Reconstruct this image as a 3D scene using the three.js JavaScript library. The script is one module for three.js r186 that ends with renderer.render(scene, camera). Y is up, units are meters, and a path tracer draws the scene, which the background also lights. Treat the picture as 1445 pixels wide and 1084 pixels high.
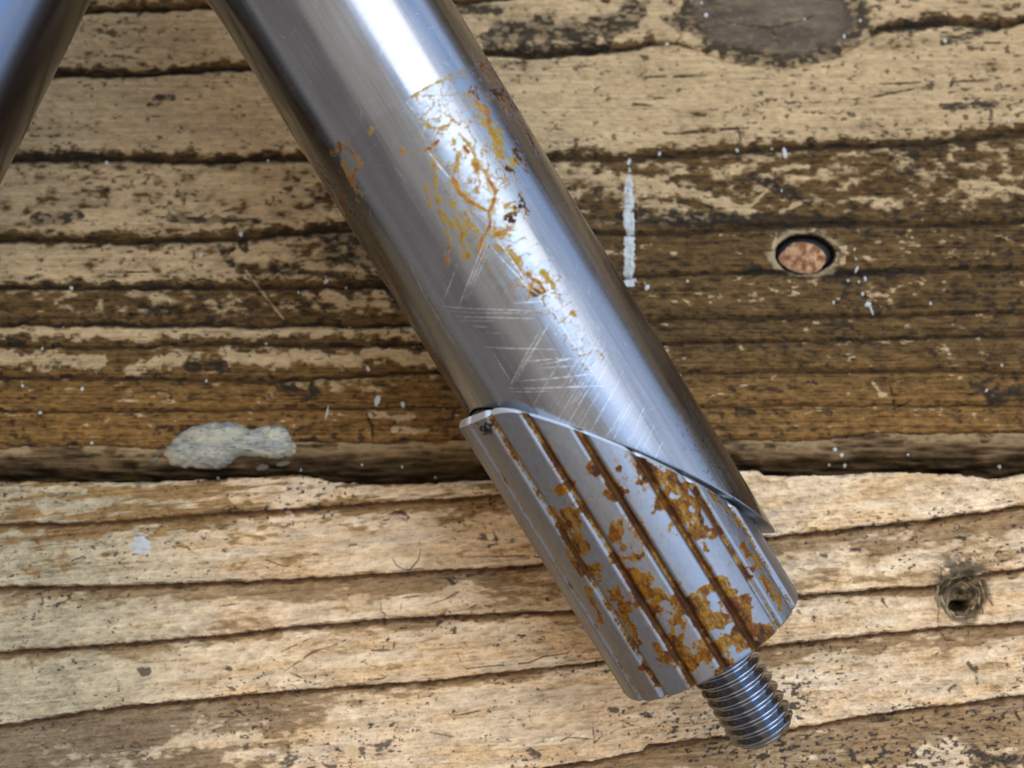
import * as THREE from 'three';
import { mergeGeometries, toCreasedNormals, mergeVertices } from 'three/addons/utils/BufferGeometryUtils.js';

// ---------------------------------------------------------------- camera, sky, sun, exposure (millimetres x MM = metres)
const MM = 0.001, rad = Math.PI / 180;
const scene = new THREE.Scene();
const camera = new THREE.PerspectiveCamera(30.34, 1024 / 768, 0.01, 20);
camera.position.set(0, 170.888 * MM, 24.017 * MM);
camera.up.set(0, 0, -1);
camera.lookAt(0, 0, 0);
camera.focus = 0.157;
camera.userData.fStop = 17;
const renderer = new THREE.WebGLRenderer({ antialias: true });
renderer.setSize(1024, 768);
renderer.toneMapping = THREE.LinearToneMapping;
renderer.toneMappingExposure = 1.58;
renderer.shadowMap.enabled = true;

// deterministic noise
function mulberry(a) { return () => { a = (a + 0x6d2b79f5) | 0; let t = Math.imul(a ^ (a >>> 15), 1 | a); t = (t + Math.imul(t ^ (t >>> 7), 61 | t)) ^ t; return ((t ^ (t >>> 14)) >>> 0) / 4294967296; }; }
const NT = new Float32Array(256 * 256); { const r = mulberry(11); for (let i = 0; i < NT.length; i++) NT[i] = r(); }
function vn(x, y) {
  const ix = Math.floor(x), iy = Math.floor(y); let fx = x - ix, fy = y - iy;
  fx = fx * fx * (3 - 2 * fx); fy = fy * fy * (3 - 2 * fy);
  const a = ((iy & 255) << 8), b = (((iy + 1) & 255) << 8), c = ix & 255, d = (ix + 1) & 255;
  const p = NT[a + c], q = NT[a + d], r = NT[b + c], s = NT[b + d];
  return p + (q - p) * fx + (r - p + (p - q - r + s) * fx) * fy;
}
function fbm(x, y, n = 4) { let s = 0, a = 0.5, t = 0; for (let i = 0; i < n; i++) { s += a * vn(x, y); t += a; a *= 0.5; const k = x; x = x * 1.97 + 17.3 + y * 0.11; y = y * 2.03 + 9.1 - k * 0.07; } return s / t; }
const sst = (a, b, x) => { const t = Math.min(1, Math.max(0, (x - a) / (b - a))); return t * t * (3 - 2 * t); };
const mix = (a, b, t) => a + (b - a) * t;
const cl = (x) => Math.min(1, Math.max(0, x));
const toS = (c) => (c <= 0.0031308 ? c * 12.92 : 1.055 * Math.pow(c, 1 / 2.4) - 0.055);
const SR = new Uint8Array(4097); for (let i = 0; i < 4097; i++) SR[i] = Math.round(255 * toS(i / 4096));
const s8 = (c) => SR[Math.round(cl(c) * 4096)];

// Grey sky shaped for tube reflections: made-up dark zone left, added blue glow right.
const sunDir = new THREE.Vector3(0.80 * Math.cos(57 * rad), Math.sin(57 * rad), -0.60 * Math.cos(57 * rad)).normalize();
{
  const W = 512, H = 256, data = new Float32Array(W * H * 4);
  for (let j = 0; j < H; j++) for (let i = 0; i < W; i++) {
    const up = ((j + 0.5) / H - 0.5) * Math.PI, az = ((i + 0.5) / W - 0.5) * 2 * Math.PI;
    const x = Math.cos(az) * Math.cos(up), y = Math.sin(up), z = Math.sin(az) * Math.cos(up), o = (j * W + i) * 4;
    let r, g, b;
    if (y < 0) { r = 0.16; g = 0.14; b = 0.12; }
    else {
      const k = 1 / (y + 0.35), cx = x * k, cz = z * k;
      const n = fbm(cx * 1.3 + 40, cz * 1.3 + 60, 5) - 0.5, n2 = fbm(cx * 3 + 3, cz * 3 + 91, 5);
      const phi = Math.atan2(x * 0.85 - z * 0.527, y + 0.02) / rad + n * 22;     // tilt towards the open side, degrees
      const darkZone = sst(-28, -44, phi), glow = sst(6, 24, phi) * (1 - sst(40, 60, phi)), blue = sst(38, 58, phi), cloud = sst(0.46, 0.56, n2);
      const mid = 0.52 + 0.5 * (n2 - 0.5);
      r = mix(mid, 0.235, darkZone); g = mix(mid * 0.965, 0.212, darkZone); b = mix(mid * 0.94, 0.218, darkZone);
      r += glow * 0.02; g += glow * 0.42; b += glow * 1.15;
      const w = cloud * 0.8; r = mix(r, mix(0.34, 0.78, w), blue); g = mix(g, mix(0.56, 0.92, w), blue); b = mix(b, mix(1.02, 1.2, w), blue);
    }
    data[o] = r; data[o + 1] = g; data[o + 2] = b; data[o + 3] = 1;
  }
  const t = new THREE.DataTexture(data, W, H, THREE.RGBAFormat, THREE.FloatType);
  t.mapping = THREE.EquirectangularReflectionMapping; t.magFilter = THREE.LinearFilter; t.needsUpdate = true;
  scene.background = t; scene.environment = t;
}
const sun = new THREE.DirectionalLight(0xfff8ee, 0.66);
sun.position.copy(sunDir); sun.castShadow = true; sun.shadow.radius = 76;
Object.assign(sun.shadow.camera, { left: -0.2, right: 0.2, top: 0.2, bottom: -0.2, near: 0.1, far: 2 });
scene.add(sun, sun.target);

// ---------------------------------------------------------------- helpers
function dataTex(arr, w, h, srgb) {
  const t = new THREE.DataTexture(arr, w, h, THREE.RGBAFormat, arr instanceof Float32Array ? THREE.FloatType : THREE.UnsignedByteType);
  t.magFilter = THREE.LinearFilter; t.minFilter = THREE.LinearFilter; t.wrapS = t.wrapT = THREE.MirroredRepeatWrapping;
  if (srgb) t.colorSpace = THREE.SRGBColorSpace; t.needsUpdate = true; return t;
}
function mesh(name, geo, mat, parent) {
  const m = new THREE.Mesh(geo, mat); m.name = name; m.castShadow = m.receiveShadow = true; parent.add(m); return m;
}
function gridGeo(nu, nv, fn, closeU = false) {                          // fn(i, j) -> [x, y, z, u, v] in mm
  const pos = new Float32Array((nu + 1) * (nv + 1) * 3), uv = new Float32Array((nu + 1) * (nv + 1) * 2), idx = [];
  for (let j = 0, k = 0; j <= nv; j++) for (let i = 0; i <= nu; i++, k++) {
    const p = fn(i, j); pos[k * 3] = p[0] * MM; pos[k * 3 + 1] = p[1] * MM; pos[k * 3 + 2] = p[2] * MM; uv[k * 2] = p[3]; uv[k * 2 + 1] = p[4];
  }
  const ind = new Uint32Array(nu * nv * 6); let q = 0;
  for (let j = 0; j < nv; j++) for (let i = 0; i < nu; i++) {
    const a = j * (nu + 1) + i, b = a + 1, c = a + nu + 1, d = c + 1;
    ind[q++] = a; ind[q++] = c; ind[q++] = b; ind[q++] = b; ind[q++] = c; ind[q++] = d;
  }
  const g = new THREE.BufferGeometry();
  g.setAttribute('position', new THREE.BufferAttribute(pos, 3)); g.setAttribute('uv', new THREE.BufferAttribute(uv, 2)); g.setIndex(new THREE.BufferAttribute(ind, 1));
  g.computeVertexNormals();
  if (closeU) {                                                        // one normal on both sides of the seam
    const n = g.attributes.normal;
    for (let j = 0; j <= nv; j++) {
      const a = j * (nu + 1), b = a + nu, v = new THREE.Vector3(n.getX(a) + n.getX(b), n.getY(a) + n.getY(b), n.getZ(a) + n.getZ(b)).normalize();
      n.setXYZ(a, v.x, v.y, v.z); n.setXYZ(b, v.x, v.y, v.z);
    }
  }
  return g;
}
// Draws a stroke into a mask: pts [x, y, ...] in the mask's units, soft edge, edge broken up by noise.
function stroke(M, pts, width, strength = 1, rough = 0.6, taper = false) {
  const n = pts.length / 2;
  for (let k = 0; k < Math.max(1, n - 1); k++) {
    const x0 = pts[2 * k], y0 = pts[2 * k + 1], x1 = n > 1 ? pts[2 * k + 2] : x0 + 1e-3, y1 = n > 1 ? pts[2 * k + 3] : y0, w = width * 2.2;
    const i0 = Math.max(0, Math.floor((Math.min(x0, x1) - w - M.x0) / M.dx)), i1 = Math.min(M.w - 1, Math.ceil((Math.max(x0, x1) + w - M.x0) / M.dx));
    const j0 = Math.max(0, Math.floor((Math.min(y0, y1) - w - M.y0) / M.dy)), j1 = Math.min(M.h - 1, Math.ceil((Math.max(y0, y1) + w - M.y0) / M.dy));
    const ex = x1 - x0, ey = y1 - y0, ee = ex * ex + ey * ey || 1e-9;
    for (let j = j0; j <= j1; j++) for (let i = i0; i <= i1; i++) {
      const x = M.x0 + i * M.dx, y = M.y0 + j * M.dy, t = cl(((x - x0) * ex + (y - y0) * ey) / ee);
      let d = Math.hypot(x - x0 - ex * t, y - y0 - ey * t) / width;
      if (taper) { const s = (k + t) / Math.max(1, n - 1); d /= 0.25 + 0.75 * Math.sin(Math.PI * Math.min(0.98, Math.max(0.02, s))); }
      d += (fbm(x * M.nf, y * M.nf, 3) - 0.5) * rough * 2;
      const v = strength * (1 - sst(0.55, 1.0, d)), o = j * M.w + i;
      if (v > M.a[o]) M.a[o] = v;
    }
  }
}
const mask = (w, h, x0, y0, x1, y1, nf) => ({ a: new Float32Array(w * h), w, h, x0, y0, dx: (x1 - x0) / w, dy: (y1 - y0) / h, nf });

// ---------------------------------------------------------------- bench: two planks, each a carved height field
const bench = new THREE.Group(); bench.name = 'bench_top';
bench.userData = { kind: 'structure', label: 'old weathered wooden bench top of two planks with a dark gap between' };
scene.add(bench);
// where the grain lines run, [x, z, x, z ...] in mm
const upperLines = [
  [-64.8, -47.2, -54.1, -47.4, -38.8, -48, -6.5, -48.7, 16, -52.1, 43, -53, 65.1, -53],
  [-64.4, -38.7, -55.5, -39.1, -48.4, -39.2, -34.1, -39.9, -24.3, -40.6, -2.9, -41.9, 3.4, -41.7, 12.3, -42.4, 20.4, -43.4, 26.6, -41.3, 33.7, -40.1, 40.9, -41.7, 46.4, -45.1, 54.4, -45.9, 61.6, -45.6, 64.8, -46.2],
  [-63.9, -28.1, -55, -28.1, -46.2, -28.1, -37.3, -27.9, -30.3, -28.3, -25, -28.3, -7.3, -28.4, 12.2, -28.4, 20.1, -28.6, 29, -29.3, 37.8, -29.7, 47.6, -29.9, 53.8, -30.4, 64, -31.5],
  [-63.3, -17.8, -54.6, -17.9, -45.8, -17.7, -37, -17.9, -28.3, -18.5, -19.5, -19.2, 11.2, -18.8, 20, -18.7, 28.7, -19.4, 41.9, -20, 52.5, -19.8, 63.5, -20.1],
  [-63, -11.8, -54.3, -11.8, -41.2, -11.8, -28.1, -11.9, -15.9, -12.1, 11.1, -13.1, 19.9, -13.5, 29.5, -13.8, 40, -13.7, 50.5, -14.2, 63.2, -14.3],
  [-62.8, -7.2, -49.8, -7.2, -41.1, -7.2, -28, -7.1, -14.1, -7.2, 18, -7.9, 29.4, -8.1, 39.8, -8.3, 50.3, -8.6, 62.9, -8.9],
  [-62.7, -4.6, -49.7, -4.4, -41, -4.7, -32.3, -4.9, -21, -4.6, -10.6, -4.8, 18.9, -4.9, 29.3, -5.2, 38, -5.3, 50.1, -5.7, 62.7, -5.9],
  [-62.5, -0.7, -49.5, -0.6, -40, -0.5, -27.9, -0.4, -19.2, -0.9, -10.6, -1.4, 20.5, -1.2, 29.2, -1.4, 37.9, -1.5, 50, -1.6, 62.5, -1.3],
  [-62.3, 3.5, -49.3, 3.4, -36.4, 3.3, -23.5, 3.1, -14, 2.8, 22.2, 2.9, 30.8, 2.7, 37.7, 2.7, 46.4, 2.6, 49.8, 2.7, 62.3, 2.8],
  [-62.1, 7.9, -51.8, 7.6, -43.2, 7.8, -26, 7.2, -14, 7.2, -3.7, 6.7, 26.4, 6.8, 35, 7.1, 41.1, 6.4, 44.5, 6, 48.8, 6.1, 62.1, 6.1],
];
const gapLine = [-61.7, 11.8, -51.5, 11.9, -44.7, 11.9, -37.8, 11.6, -25.9, 11.1, -24.4, 11.2, -21.6, 11.9, -13.9, 12.2, -3.6, 11.7, 6.6, 11.4, 15.2, 11.2, 29.7, 10.5, 30.6, 11.1, 38.3, 11.1, 45.1, 10.7, 53.7, 11, 58.8, 11.6, 61.8, 10.9];
const lowerLines = [
  [-61.5, 16.9, -53, 16.9, -44.5, 16.4, -36, 15.6, -25.8, 15.1, -19, 14.6, -10.5, 14, -1.9, 13.4, 10.9, 12.1, 23.8, 9.3, 41, 5, 62.3, 1.6],
  [-61.1, 24.4, -44.2, 24.2, -27.3, 23.5, -14.6, 22.8, -1.9, 22.1, 15.1, 20.6, 30.4, 18.5, 40.6, 17.5, 49.2, 16.5, 57.7, 15.4, 61.6, 14.7],
  [-60.7, 32, -52.3, 31.5, -44, 30.9, -35.6, 30.2, -27.2, 29.3, -18.8, 28.5, -10.3, 27.9, -1.9, 27.5, 15, 26.8, 32.7, 25.5, 38.7, 25.1, 44.6, 24.6, 49.7, 24.3, 56.5, 22.8, 61.2, 22.2],
  [-60.3, 40.5, -55.3, 39.8, -50.4, 39, -43.7, 38.1, -35.4, 37.4, -27, 36.6, -18.6, 36, -10.3, 35.5, -3.6, 34.7, 3.1, 34, 10.7, 33.1, 14.9, 32.7, 31.8, 31.2, 40.2, 30.3, 47.8, 29.5, 52.9, 29.1, 57.1, 28.9, 60.9, 28.6],
  [-59.6, 54.8, -18.4, 48.4, 3.9, 45.4, 9.4, 44.6, 15.4, 43.5, 15.8, 42.8, 23.1, 42, 31.5, 41.1, 35.7, 40.5, 40.7, 39.5, 48.3, 38.5, 54.2, 37.8, 60.5, 37.1],
  [-59.2, 62.7, -18.3, 57.2, 14.7, 53.2, 60, 46.8],
];
function lineAt(pts, x) {
  const n = pts.length / 2;
  if (x <= pts[0]) return pts[1]; if (x >= pts[2 * n - 2]) return pts[2 * n - 1];
  let k = 0; while (pts[2 * k + 2] < x) k++;
  const t = (x - pts[2 * k]) / (pts[2 * k + 2] - pts[2 * k] || 1);
  const p = (m) => pts[2 * Math.min(n - 1, Math.max(0, m)) + 1], a = p(k - 1), b = p(k), c = p(k + 1), d = p(k + 2);
  return b + t * (c - b) + 0.25 * t * (1 - t) * ((1 - t) * (c - a - 2 * (c - b)) + t * (-(d - b) + 2 * (c - b))) * 1.0;
}
const X0 = -85, X1 = 85;
function makeField(z0, z1, W, H, shade) {
  const col = new Uint8Array(W * H * 4), bump = new Float32Array(W * H), hgt = new Float32Array(W * H), rgh = new Uint8Array(W * H * 4);
  for (let i = 0; i < W; i++) {
    const x = X0 + (i + 0.5) / W * (X1 - X0), ctx = shade.column(x);
    for (let j = 0; j < H; j++) {
      const z = z0 + (j + 0.5) / H * (z1 - z0), o = j * W + i, r = shade.texel(x, z, ctx, o);
      col[o * 4] = s8(r.c[0]); col[o * 4 + 1] = s8(r.c[1]); col[o * 4 + 2] = s8(r.c[2]); col[o * 4 + 3] = 255;
      hgt[o] = r.h; bump[o] = r.b; const q = Math.round(255 * cl(r.r)); rgh[o * 4] = rgh[o * 4 + 1] = rgh[o * 4 + 2] = q; rgh[o * 4 + 3] = 255;
    }
  }
  const b4 = new Float32Array(W * H * 4); for (let k = 0; k < W * H; k++) { b4[k * 4] = b4[k * 4 + 1] = b4[k * 4 + 2] = 0.5 + bump[k]; b4[k * 4 + 3] = 1; }   // one unit of the map = 1 mm
  const mat = new THREE.MeshPhysicalMaterial({ specularIntensity: 0.15, map: dataTex(col, W, H, true), bumpMap: dataTex(b4, W, H), bumpScale: 1 * MM, roughnessMap: dataTex(rgh, W, H), roughness: 1, metalness: 0 });
  const sample = (x, z) => {
    const mir = (v, n) => { v = v % (2 * n); if (v < 0) v += 2 * n; return v >= n ? 2 * n - 1e-3 - v : v; };
    const fx = mir((x - X0) / (X1 - X0) * W, W) - 0.5, fy = mir((z - z0) / (z1 - z0) * H, H) - 0.5;
    const i = Math.max(0, Math.min(W - 2, Math.floor(fx))), j = Math.max(0, Math.min(H - 2, Math.floor(fy))), a = cl(fx - i), b = cl(fy - j), o = j * W + i;
    return mix(mix(hgt[o], hgt[o + 1], a), mix(hgt[o + W], hgt[o + W + 1], a), b);
  };
  return { mat, sample, z0, z1 };
}
function spacing(lo, a, b, hi, fine, coarse) { const r = []; for (let x = lo; x < a; x += coarse) r.push(x); for (let x = a; x < b; x += fine) r.push(x); for (let x = b; x <= hi + 1e-6; x += coarse) r.push(x); return r; }

// ---- upper plank
const UW = 2048, UH = 1024, UZ0 = -66, UZ1 = 13.2;
const crackU = mask(UW, UH, X0, UZ0, X1, UZ1, 1.5), darkU = mask(UW, UH, X0, UZ0, X1, UZ1, 0.9), paleU = mask(UW, UH, X0, UZ0, X1, UZ1, 1.2);
for (const s of [
  [25.6, -46.4, 29.4, -45.8, 32.7, -45.5, 36.5, -46.4, 38.4, -47.2], [32.7, -45.5, 33.6, -43.4], [39.8, -40.6, 39.6, -39.5], [-7.4, -45.5, 2.6, -41.7, 2.7, -41.9, 2.6, -44.5],
  [46, -0.2, 46.5, 2.4, 46.5, 2.9, 48.5, 2], [-17.8, 3.5, -17.1, 5, -16.9, 6.9], [37.6, 6.6, 44.1, 6], [46.4, 6, 50.5, 6.6, 46.4, 6.7],
  [-47.3, -17.9, -43.2, -17.7], [-51.2, -13.4, -48.3, -13.4], [-48.7, -14, -44.8, -14], [-36.1, -21.6, -32.6, -22.4], [14, -35.2, 16.2, -35.4], [14.9, -35.6, 17.6, -35.2],
  [19.3, -31.6, 28.6, -32.5], [16.3, -39, 24.3, -39.2], [46.1, -38.1, 51.5, -38.3], [44.7, -36.3, 51.9, -37.8], [54.6, -38.3, 60.4, -38.7], [20.2, -31.5, 28.2, -32.4, 28.6, -30.6],
  [53.6, -35.4, 61.1, -35.6], [16.7, -36.2, 19.3, -36.3], [22.8, 7.6, 35.9, 7], [-6.2, 7.4, -15.7, 7.4],
]) stroke(crackU, s, 0.2, 1, 0.8, true);
for (const [s, w] of [
  [[-2, -44.5, 3.4, -45.3, 9.6, -44.5, 15, -47.3], 2.3], [[-2.9, -42.5, 5.1, -42.7, 11.4, -42.7], 1.0], [[-6.5, -48.1, -2, -47.8], 1.0], [[3.4, -42.5, 9.6, -42.8], 0.8],
  [[22.2, -47.3, 27.6, -45.5, 33.8, -44.5, 41, -45, 44.2, -47.3], 3.0], [[24.8, -43.6, 30.2, -41.7, 36.4, -41.3, 40.9, -42.7], 1.2], [[24.9, -48.3, 30.3, -48.1, 41.1, -48.3], 2.6],
  [[-44.9, -36.2, -42.7, -36.3], 0.5], [[-45.6, -35.4, -44.7, -35.2, -44, -35.9], 0.4], [[-45.7, -9.7, -42.4, -9], 0.55], [[-45.1, -9, -43.3, -8.6], 0.4], [[-39.4, -2.1, -35.3, -2.3], 0.9],
  [[-28.3, 0.2, -24, 1.5, -24.4, 0.5], 0.8], [[-29.5, -14.3, -26.4, -13.9, -19.4, -13.5], 0.7], [[-21.2, -12.6, -16.8, -12.4], 0.6], [[-16, -17, -12.9, -12.6], 1.6], [[-22.1, -16.1, -16, -15.2, -14.2, -10.8], 1.7],
  [[-24.8, -18.8, -17.7, -17.5], 1.3], [[-53.2, -17, -51, -17.3], 0.4], [[-34.4, -17, -35.4, -16.1], 0.4], [[29.8, -26.1, 36.8, -22.9], 0.8], [[55, -37.8, 55.5, -38.7], 0.4], [[60.8, -37.5, 61.2, -37.8], 0.5],
  [[54, -35.2, 56.2, -35.2], 0.45], [[58, -35.4, 60.7, -35.6], 0.45], [[13.8, -21.1, 20.9, -20.6, 42, -20.4], 1.1], [[28.6, -14.3, 34.7, -14, 50.5, -14], 0.8], [[51.4, -4, 51.8, -3.7], 0.5],
  [[36.1, -0.2, 37, -0.1], 0.4], [[38.1, 3.3, 38.7, 3.6], 0.35], [[26.6, 0.5, 27, 0.8], 0.5], [[27.4, 3.1, 29.5, 3.4], 0.4], [[-59.1, -20.6, -53.8, -21.1], 1.0], [[-42.4, -20.6, -31.8, -20.4], 0.7],
  [[-63.9, -28.8, -51.5, -28.9], 0.6], [[58.5, 1.5, 62.4, 1.1], 1.2], [[54.4, -43.6, 61.6, -45.6], 0.6], [[46.4, -45.3, 54.5, -46.1], 0.9], [[-33.5, -17.9, -33.1, -16.9], 0.8], [[-36.1, -17, -34.7, -15.1], 0.6],
]) stroke(darkU, s, w, 1, 0.75);
for (const [s, w] of [
  [[39.9, -48.8, 40, -46.4, 41, -44.7], 0.3], [[13.7, -46.9, 15.9, -46.4, 19.1, -47.8], 1.7], [[13.7, -46.4, 17.7, -47.2], 1.4], [[-2.9, -45.9, -2, -45.5], 0.5], [[-6, -44.1, -2.9, -45.9, -0.2, -43.6], 0.9],
  [[-33, -14.3, -28.1, -8.1], 0.16], [[-50.9, -14.8, -49.2, -14.3, -49.6, -13], 0.2], [[-55.4, -16.1, -51.9, -16], 0.3], [[-58.7, -30.2, -58.1, -29.3], 0.3], [[33.8, -13, 40.1, -18.8], 0.01],
  [[-23.3, -10.8, -21.1, -10.3, -15.5, -9.9], 0.7], [[-16.8, -11.2, -15.9, -11], 0.6], [[-15.4, -6.4, -11.5, -5.9], 0.7], [[-17.6, -3.9, -8.9, -2.7], 0.9], [[-26.2, -3.7, -19.3, -2.7], 0.9], [[-62.6, -3.3, -50.5, -2.8], 1.2], [[-46.1, -2, -40.9, -3.3], 1.0], [[-34.9, -3.7, -27.9, -2.7], 1.0],
  [[13.9, -26.1, 24.4, -23.3, 29.7, -21.5], 0.8], [[13.9, -23.3, 20.9, -22], 0.7], [[33.2, -21.5, 35.9, -22.9], 0.35], [[32.5, -27, 36.9, -27.4], 0.35], [[40.1, -17.5, 41, -17, 40.7, -15.2], 0.4], [[32.7, -18.8, 32.2, -17], 0.25],
  [[29.7, -22.4, 32.4, -25.2], 0.3], [[42, -23.3, 46.4, -22.9], 0.4], [[58.9, -25.2, 63.7, -24.1], 0.4], [[44.7, -11.2, 46, -11], 0.3],
  [[-14.4, 5.5, -10.5, 5.7], 0.4], [[-17, 3.7, -14, 4.1, -12.3, 3.8], 0.5], [[44.9, 1.2, 45, 1.3], 0.45], [[43.9, -0.2, 45.2, 1.5], 0.2], [[44.2, 6, 46.2, 6.1], 0.3],
]) stroke(paleU, s, w, 1, 0.9);
const wU = [0.45, 0.7, 1.0, 0.75, 0.45, 0.4, 0.35, 0.5, 0.3, 0.35];       // width of each dark line, mm
const leftStain = [0.36, 0.18, 0.12, 0.30, 0.34, 0.62, 0.14, 0.66, 0.72, 0.9, 1], rightStain = [0.4, 0.16, 0.14, 0.62, 0.86, 0.86, 0.86, 0.86, 0.84, 0.84, 1];
const upper = makeField(UZ0, UZ1, UW, UH, {
  column(x) {
    const e = (fbm(x * 0.22, 3.1, 3) - 0.5) * 0.5;
    return { L: upperLines.map((l, k) => lineAt(l, x) + e * 0.6 + (fbm(x * 0.4, 10 + k * 7, 3) - 0.5) * 0.4), gap: lineAt(gapLine, x) };
  },
  texel(x, z, q, o) {
    const wob = (fbm(x * 0.9, z * 0.9 + 30, 2) - 0.5) * 0.3, L = q.L; let k = 0; while (k < 10 && L[k] < z + wob) k++;   // k = number of lines above
    const top = k ? z + wob - L[k - 1] : 9, bot = k < 10 ? L[k] - z - wob : 9, right = sst(-12, 24, x + (fbm(x * 0.1, z * 0.1, 2) - 0.5) * 30);
    const st = mix(leftStain[k], rightStain[k], right);
    const nA = fbm(x * 0.17 + 7, z * 0.62, 5), nB = fbm(x * 0.75 + 70, z * 1.35 + 20, 5), fine = fbm(x * 1.1, z * 5.5, 3), grit = vn(x * 9, z * 11), sp = fbm(x * 1.25 + 33, z * 2.3 + 5, 4), mott = fbm(x * 1.2 + 90, z * 2.3, 4), hair = fbm(x * 0.13 + 21, z * 7.5, 3);
    const golden = sst(-6.5, 4, z);
    // brown: weathered finish still on the wood; pale: where it has flaked off
    const wear = st * 0.66 + 0.17 - (nA * 0.42 + nB * 0.58) + (fine - 0.5) * 0.07 + (mott - 0.5) * 0.16 + (hair - 0.5) * 0.10;
    let brown = 0.42 * sst(-0.15, 0.03, wear) + 0.58 * sst(-0.045, 0.065, wear);
    const nearB = bot / (k < 10 ? wU[k] : 1), nearT = k ? top / wU[k - 1] : 9;
    const nearKnot = 1 - sst(10, 17, Math.hypot(x - 33, (z + 43) * 1.6)); const hang = (1 - 0.6 * nearKnot) * Math.exp(-Math.max(0, bot - 0.1) / (0.9 + 0.9 * fbm(x * 0.35, k * 13 + 2, 3))) * (k < 10 ? 1 : 0);
    brown = Math.max(brown, sst(0.42, 0.62, hang * 1.1 * (k < 8 ? 1 : 0.8) + (nB - 0.5) * 1.1));
    const under = Math.exp(-top / 0.5); brown = Math.max(brown, 0.5 * sst(0.4, 0.7, under + (nB - 0.5)));
    if (k === 10) brown = 1;
    const flake = sst(0.67, 0.70, nB * 0.75 + fine * 0.25 + (1 - st) * 0.06 - hang * 0.1); brown *= 1 - flake * (k === 10 ? 0.4 : 0.95);
    const pl = paleU.a[o]; brown *= 1 - pl * 0.9;
    // grime: nearly black dirt in and above the grooves and as specks
    let grime = sst(0.52, 0.78, hang * 0.72 - right * 0.08 + (nB - 0.5) * 1.3 + (nA - 0.5) * 0.5 - golden * 0.25);
    const line = k < 10 ? Math.exp(-Math.pow(nearB / 0.62, 2)) : 0, lineT = Math.exp(-Math.pow(nearT / 0.42, 2)), ln = Math.max(line, lineT);
    const speck = sst(0.655, 0.70, sp * 0.85 + grit * 0.15 + 0.26 * (fbm(x * 0.12 + 5, z * 0.2 + 80, 2) - 0.52) + 0.02 * right * sst(-30, -36, z)) * 0.95;
    grime = Math.max(grime * 0.94, speck * 0.85, darkU.a[o] * (0.45 + 0.5 * sst(0.35, 0.55, mott)), crackU.a[o] * 0.9 * sst(0.3, 0.42, nB));
    const lo = 1 + (fine - 0.5) * 0.45 + (grit - 0.5) * 0.2 + (nA - 0.5) * 0.4 + (mott - 0.5) * 0.45 + (hair - 0.5) * 0.55;
    const pr = 0.50 * lo, pg = 0.326 * lo, pb = 0.152 * lo;                  // bare pale wood
    const bl = (1 + (fine - 0.5) * 0.9 + (grit - 0.5) * 0.45 + (nB - 0.5) * 0.9 + (mott - 0.5) * 1.1 + (hair - 0.5) * 1.3);
    const br = mix(0.112, 0.200, golden) * bl, bg = mix(0.059, 0.095, golden) * bl, bb = mix(0.018, 0.024, golden) * bl;
    let r = mix(pr, br, brown), g = mix(pg, bg, brown), b = mix(pb, bb, brown);
    const lk = ln * (k < 10 || top < 1 ? 0.88 : 0) * (1 - 0.92 * (1 - sst(10, 17, Math.hypot(x - 33, (z + 43) * 1.6))));
    r = mix(r, mix(0.050, 0.065, golden), lk); g = mix(g, mix(0.028, 0.031, golden), lk); b = mix(b, 0.011, lk);
    r = mix(r, 0.022, grime * 0.97); g = mix(g, 0.016, grime * 0.97); b = mix(b, 0.010, grime * 0.97);
    // the knot, grey-brown and smooth, and its halo
    const kx = (x - 33.5) / 11.8, kz = (z + 46.3) / 4.6, kd = Math.hypot(kx, kz) + (fbm(x * 0.3, z * 0.5, 3) - 0.5) * 0.4, knot = 1 - sst(0.80, 1.05, kd + (nB - 0.5) * 0.2);
    if (knot > 0) { const t = (0.35 + 1.5 * fbm(x * 0.14 + 3, z * 0.8 + 60, 4)) * (1 + 0.35 * sst(-44, -49, z)) * (1 - 0.35 * sst(0.7, 0.95, kd)) * 1.25; r = mix(r, 0.088 * t, knot * 0.8 * (1 - crackU.a[o])); g = mix(g, 0.060 * t, knot * 0.8 * (1 - crackU.a[o])); b = mix(b, 0.036 * t, knot * 0.8 * (1 - crackU.a[o])); }
    // the worn arris that drops into the gap
    const width = Math.max(0.5, q.gap - L[9]), e = k === 10 ? cl(top / width) : 0;
    let h = -0.30 - (0.55 * line + 0.3 * lineT) * (1 - 0.8 * nearKnot) + 0.12 * (1 - brown) + 0.28 * (nA - 0.5) + 0.22 * (nB - 0.5) + 0.14 * Math.min(1, Math.min(top, bot) / 1.2) - 0.10 * crackU.a[o] - 0.05 * grime - 0.12 * Math.exp(-Math.pow((kd - 0.98) / 0.08, 2));
    let bmp = 0.10 * (1 - brown) + 0.09 * (fine - 0.5) + 0.04 * (grit - 0.5) + 0.16 * (mott - 0.5) + 0.10 * (hair - 0.5) - 0.06 * crackU.a[o] - 0.02 * speck;
    if (k === 10) {
      const lay = fbm(x * 0.28, z * 2.4, 4), chunk = fbm(x * 0.45 + 9, z * 0.9 + 3, 3);
      const eh = e + (chunk - 0.5) * 0.55 * Math.min(1, top / 0.5);
      h = -0.40 - 0.35 * sst(0, 0.12, e) - 1.0 * sst(0.35, 0.9, eh) - 1.9 * e * e + 0.9 * (lay - 0.5) * Math.min(1, top);
      const t = (0.75 + 2.4 * (lay - 0.4)) * (1 - 0.62 * sst(0.25, 0.7, eh)), lip = (1 - sst(0.12, 0.34, e + (chunk - 0.5) * 0.5)) * sst(0.45, 0.62, chunk + 0.1);  // edge tone painted darker into the gap, its lit lip painted paler
      r = mix(0.17 * t, 0.40, lip * 0.8); g = mix(0.098 * t, 0.26, lip * 0.8); b = mix(0.040 * t, 0.115, lip * 0.8);
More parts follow.
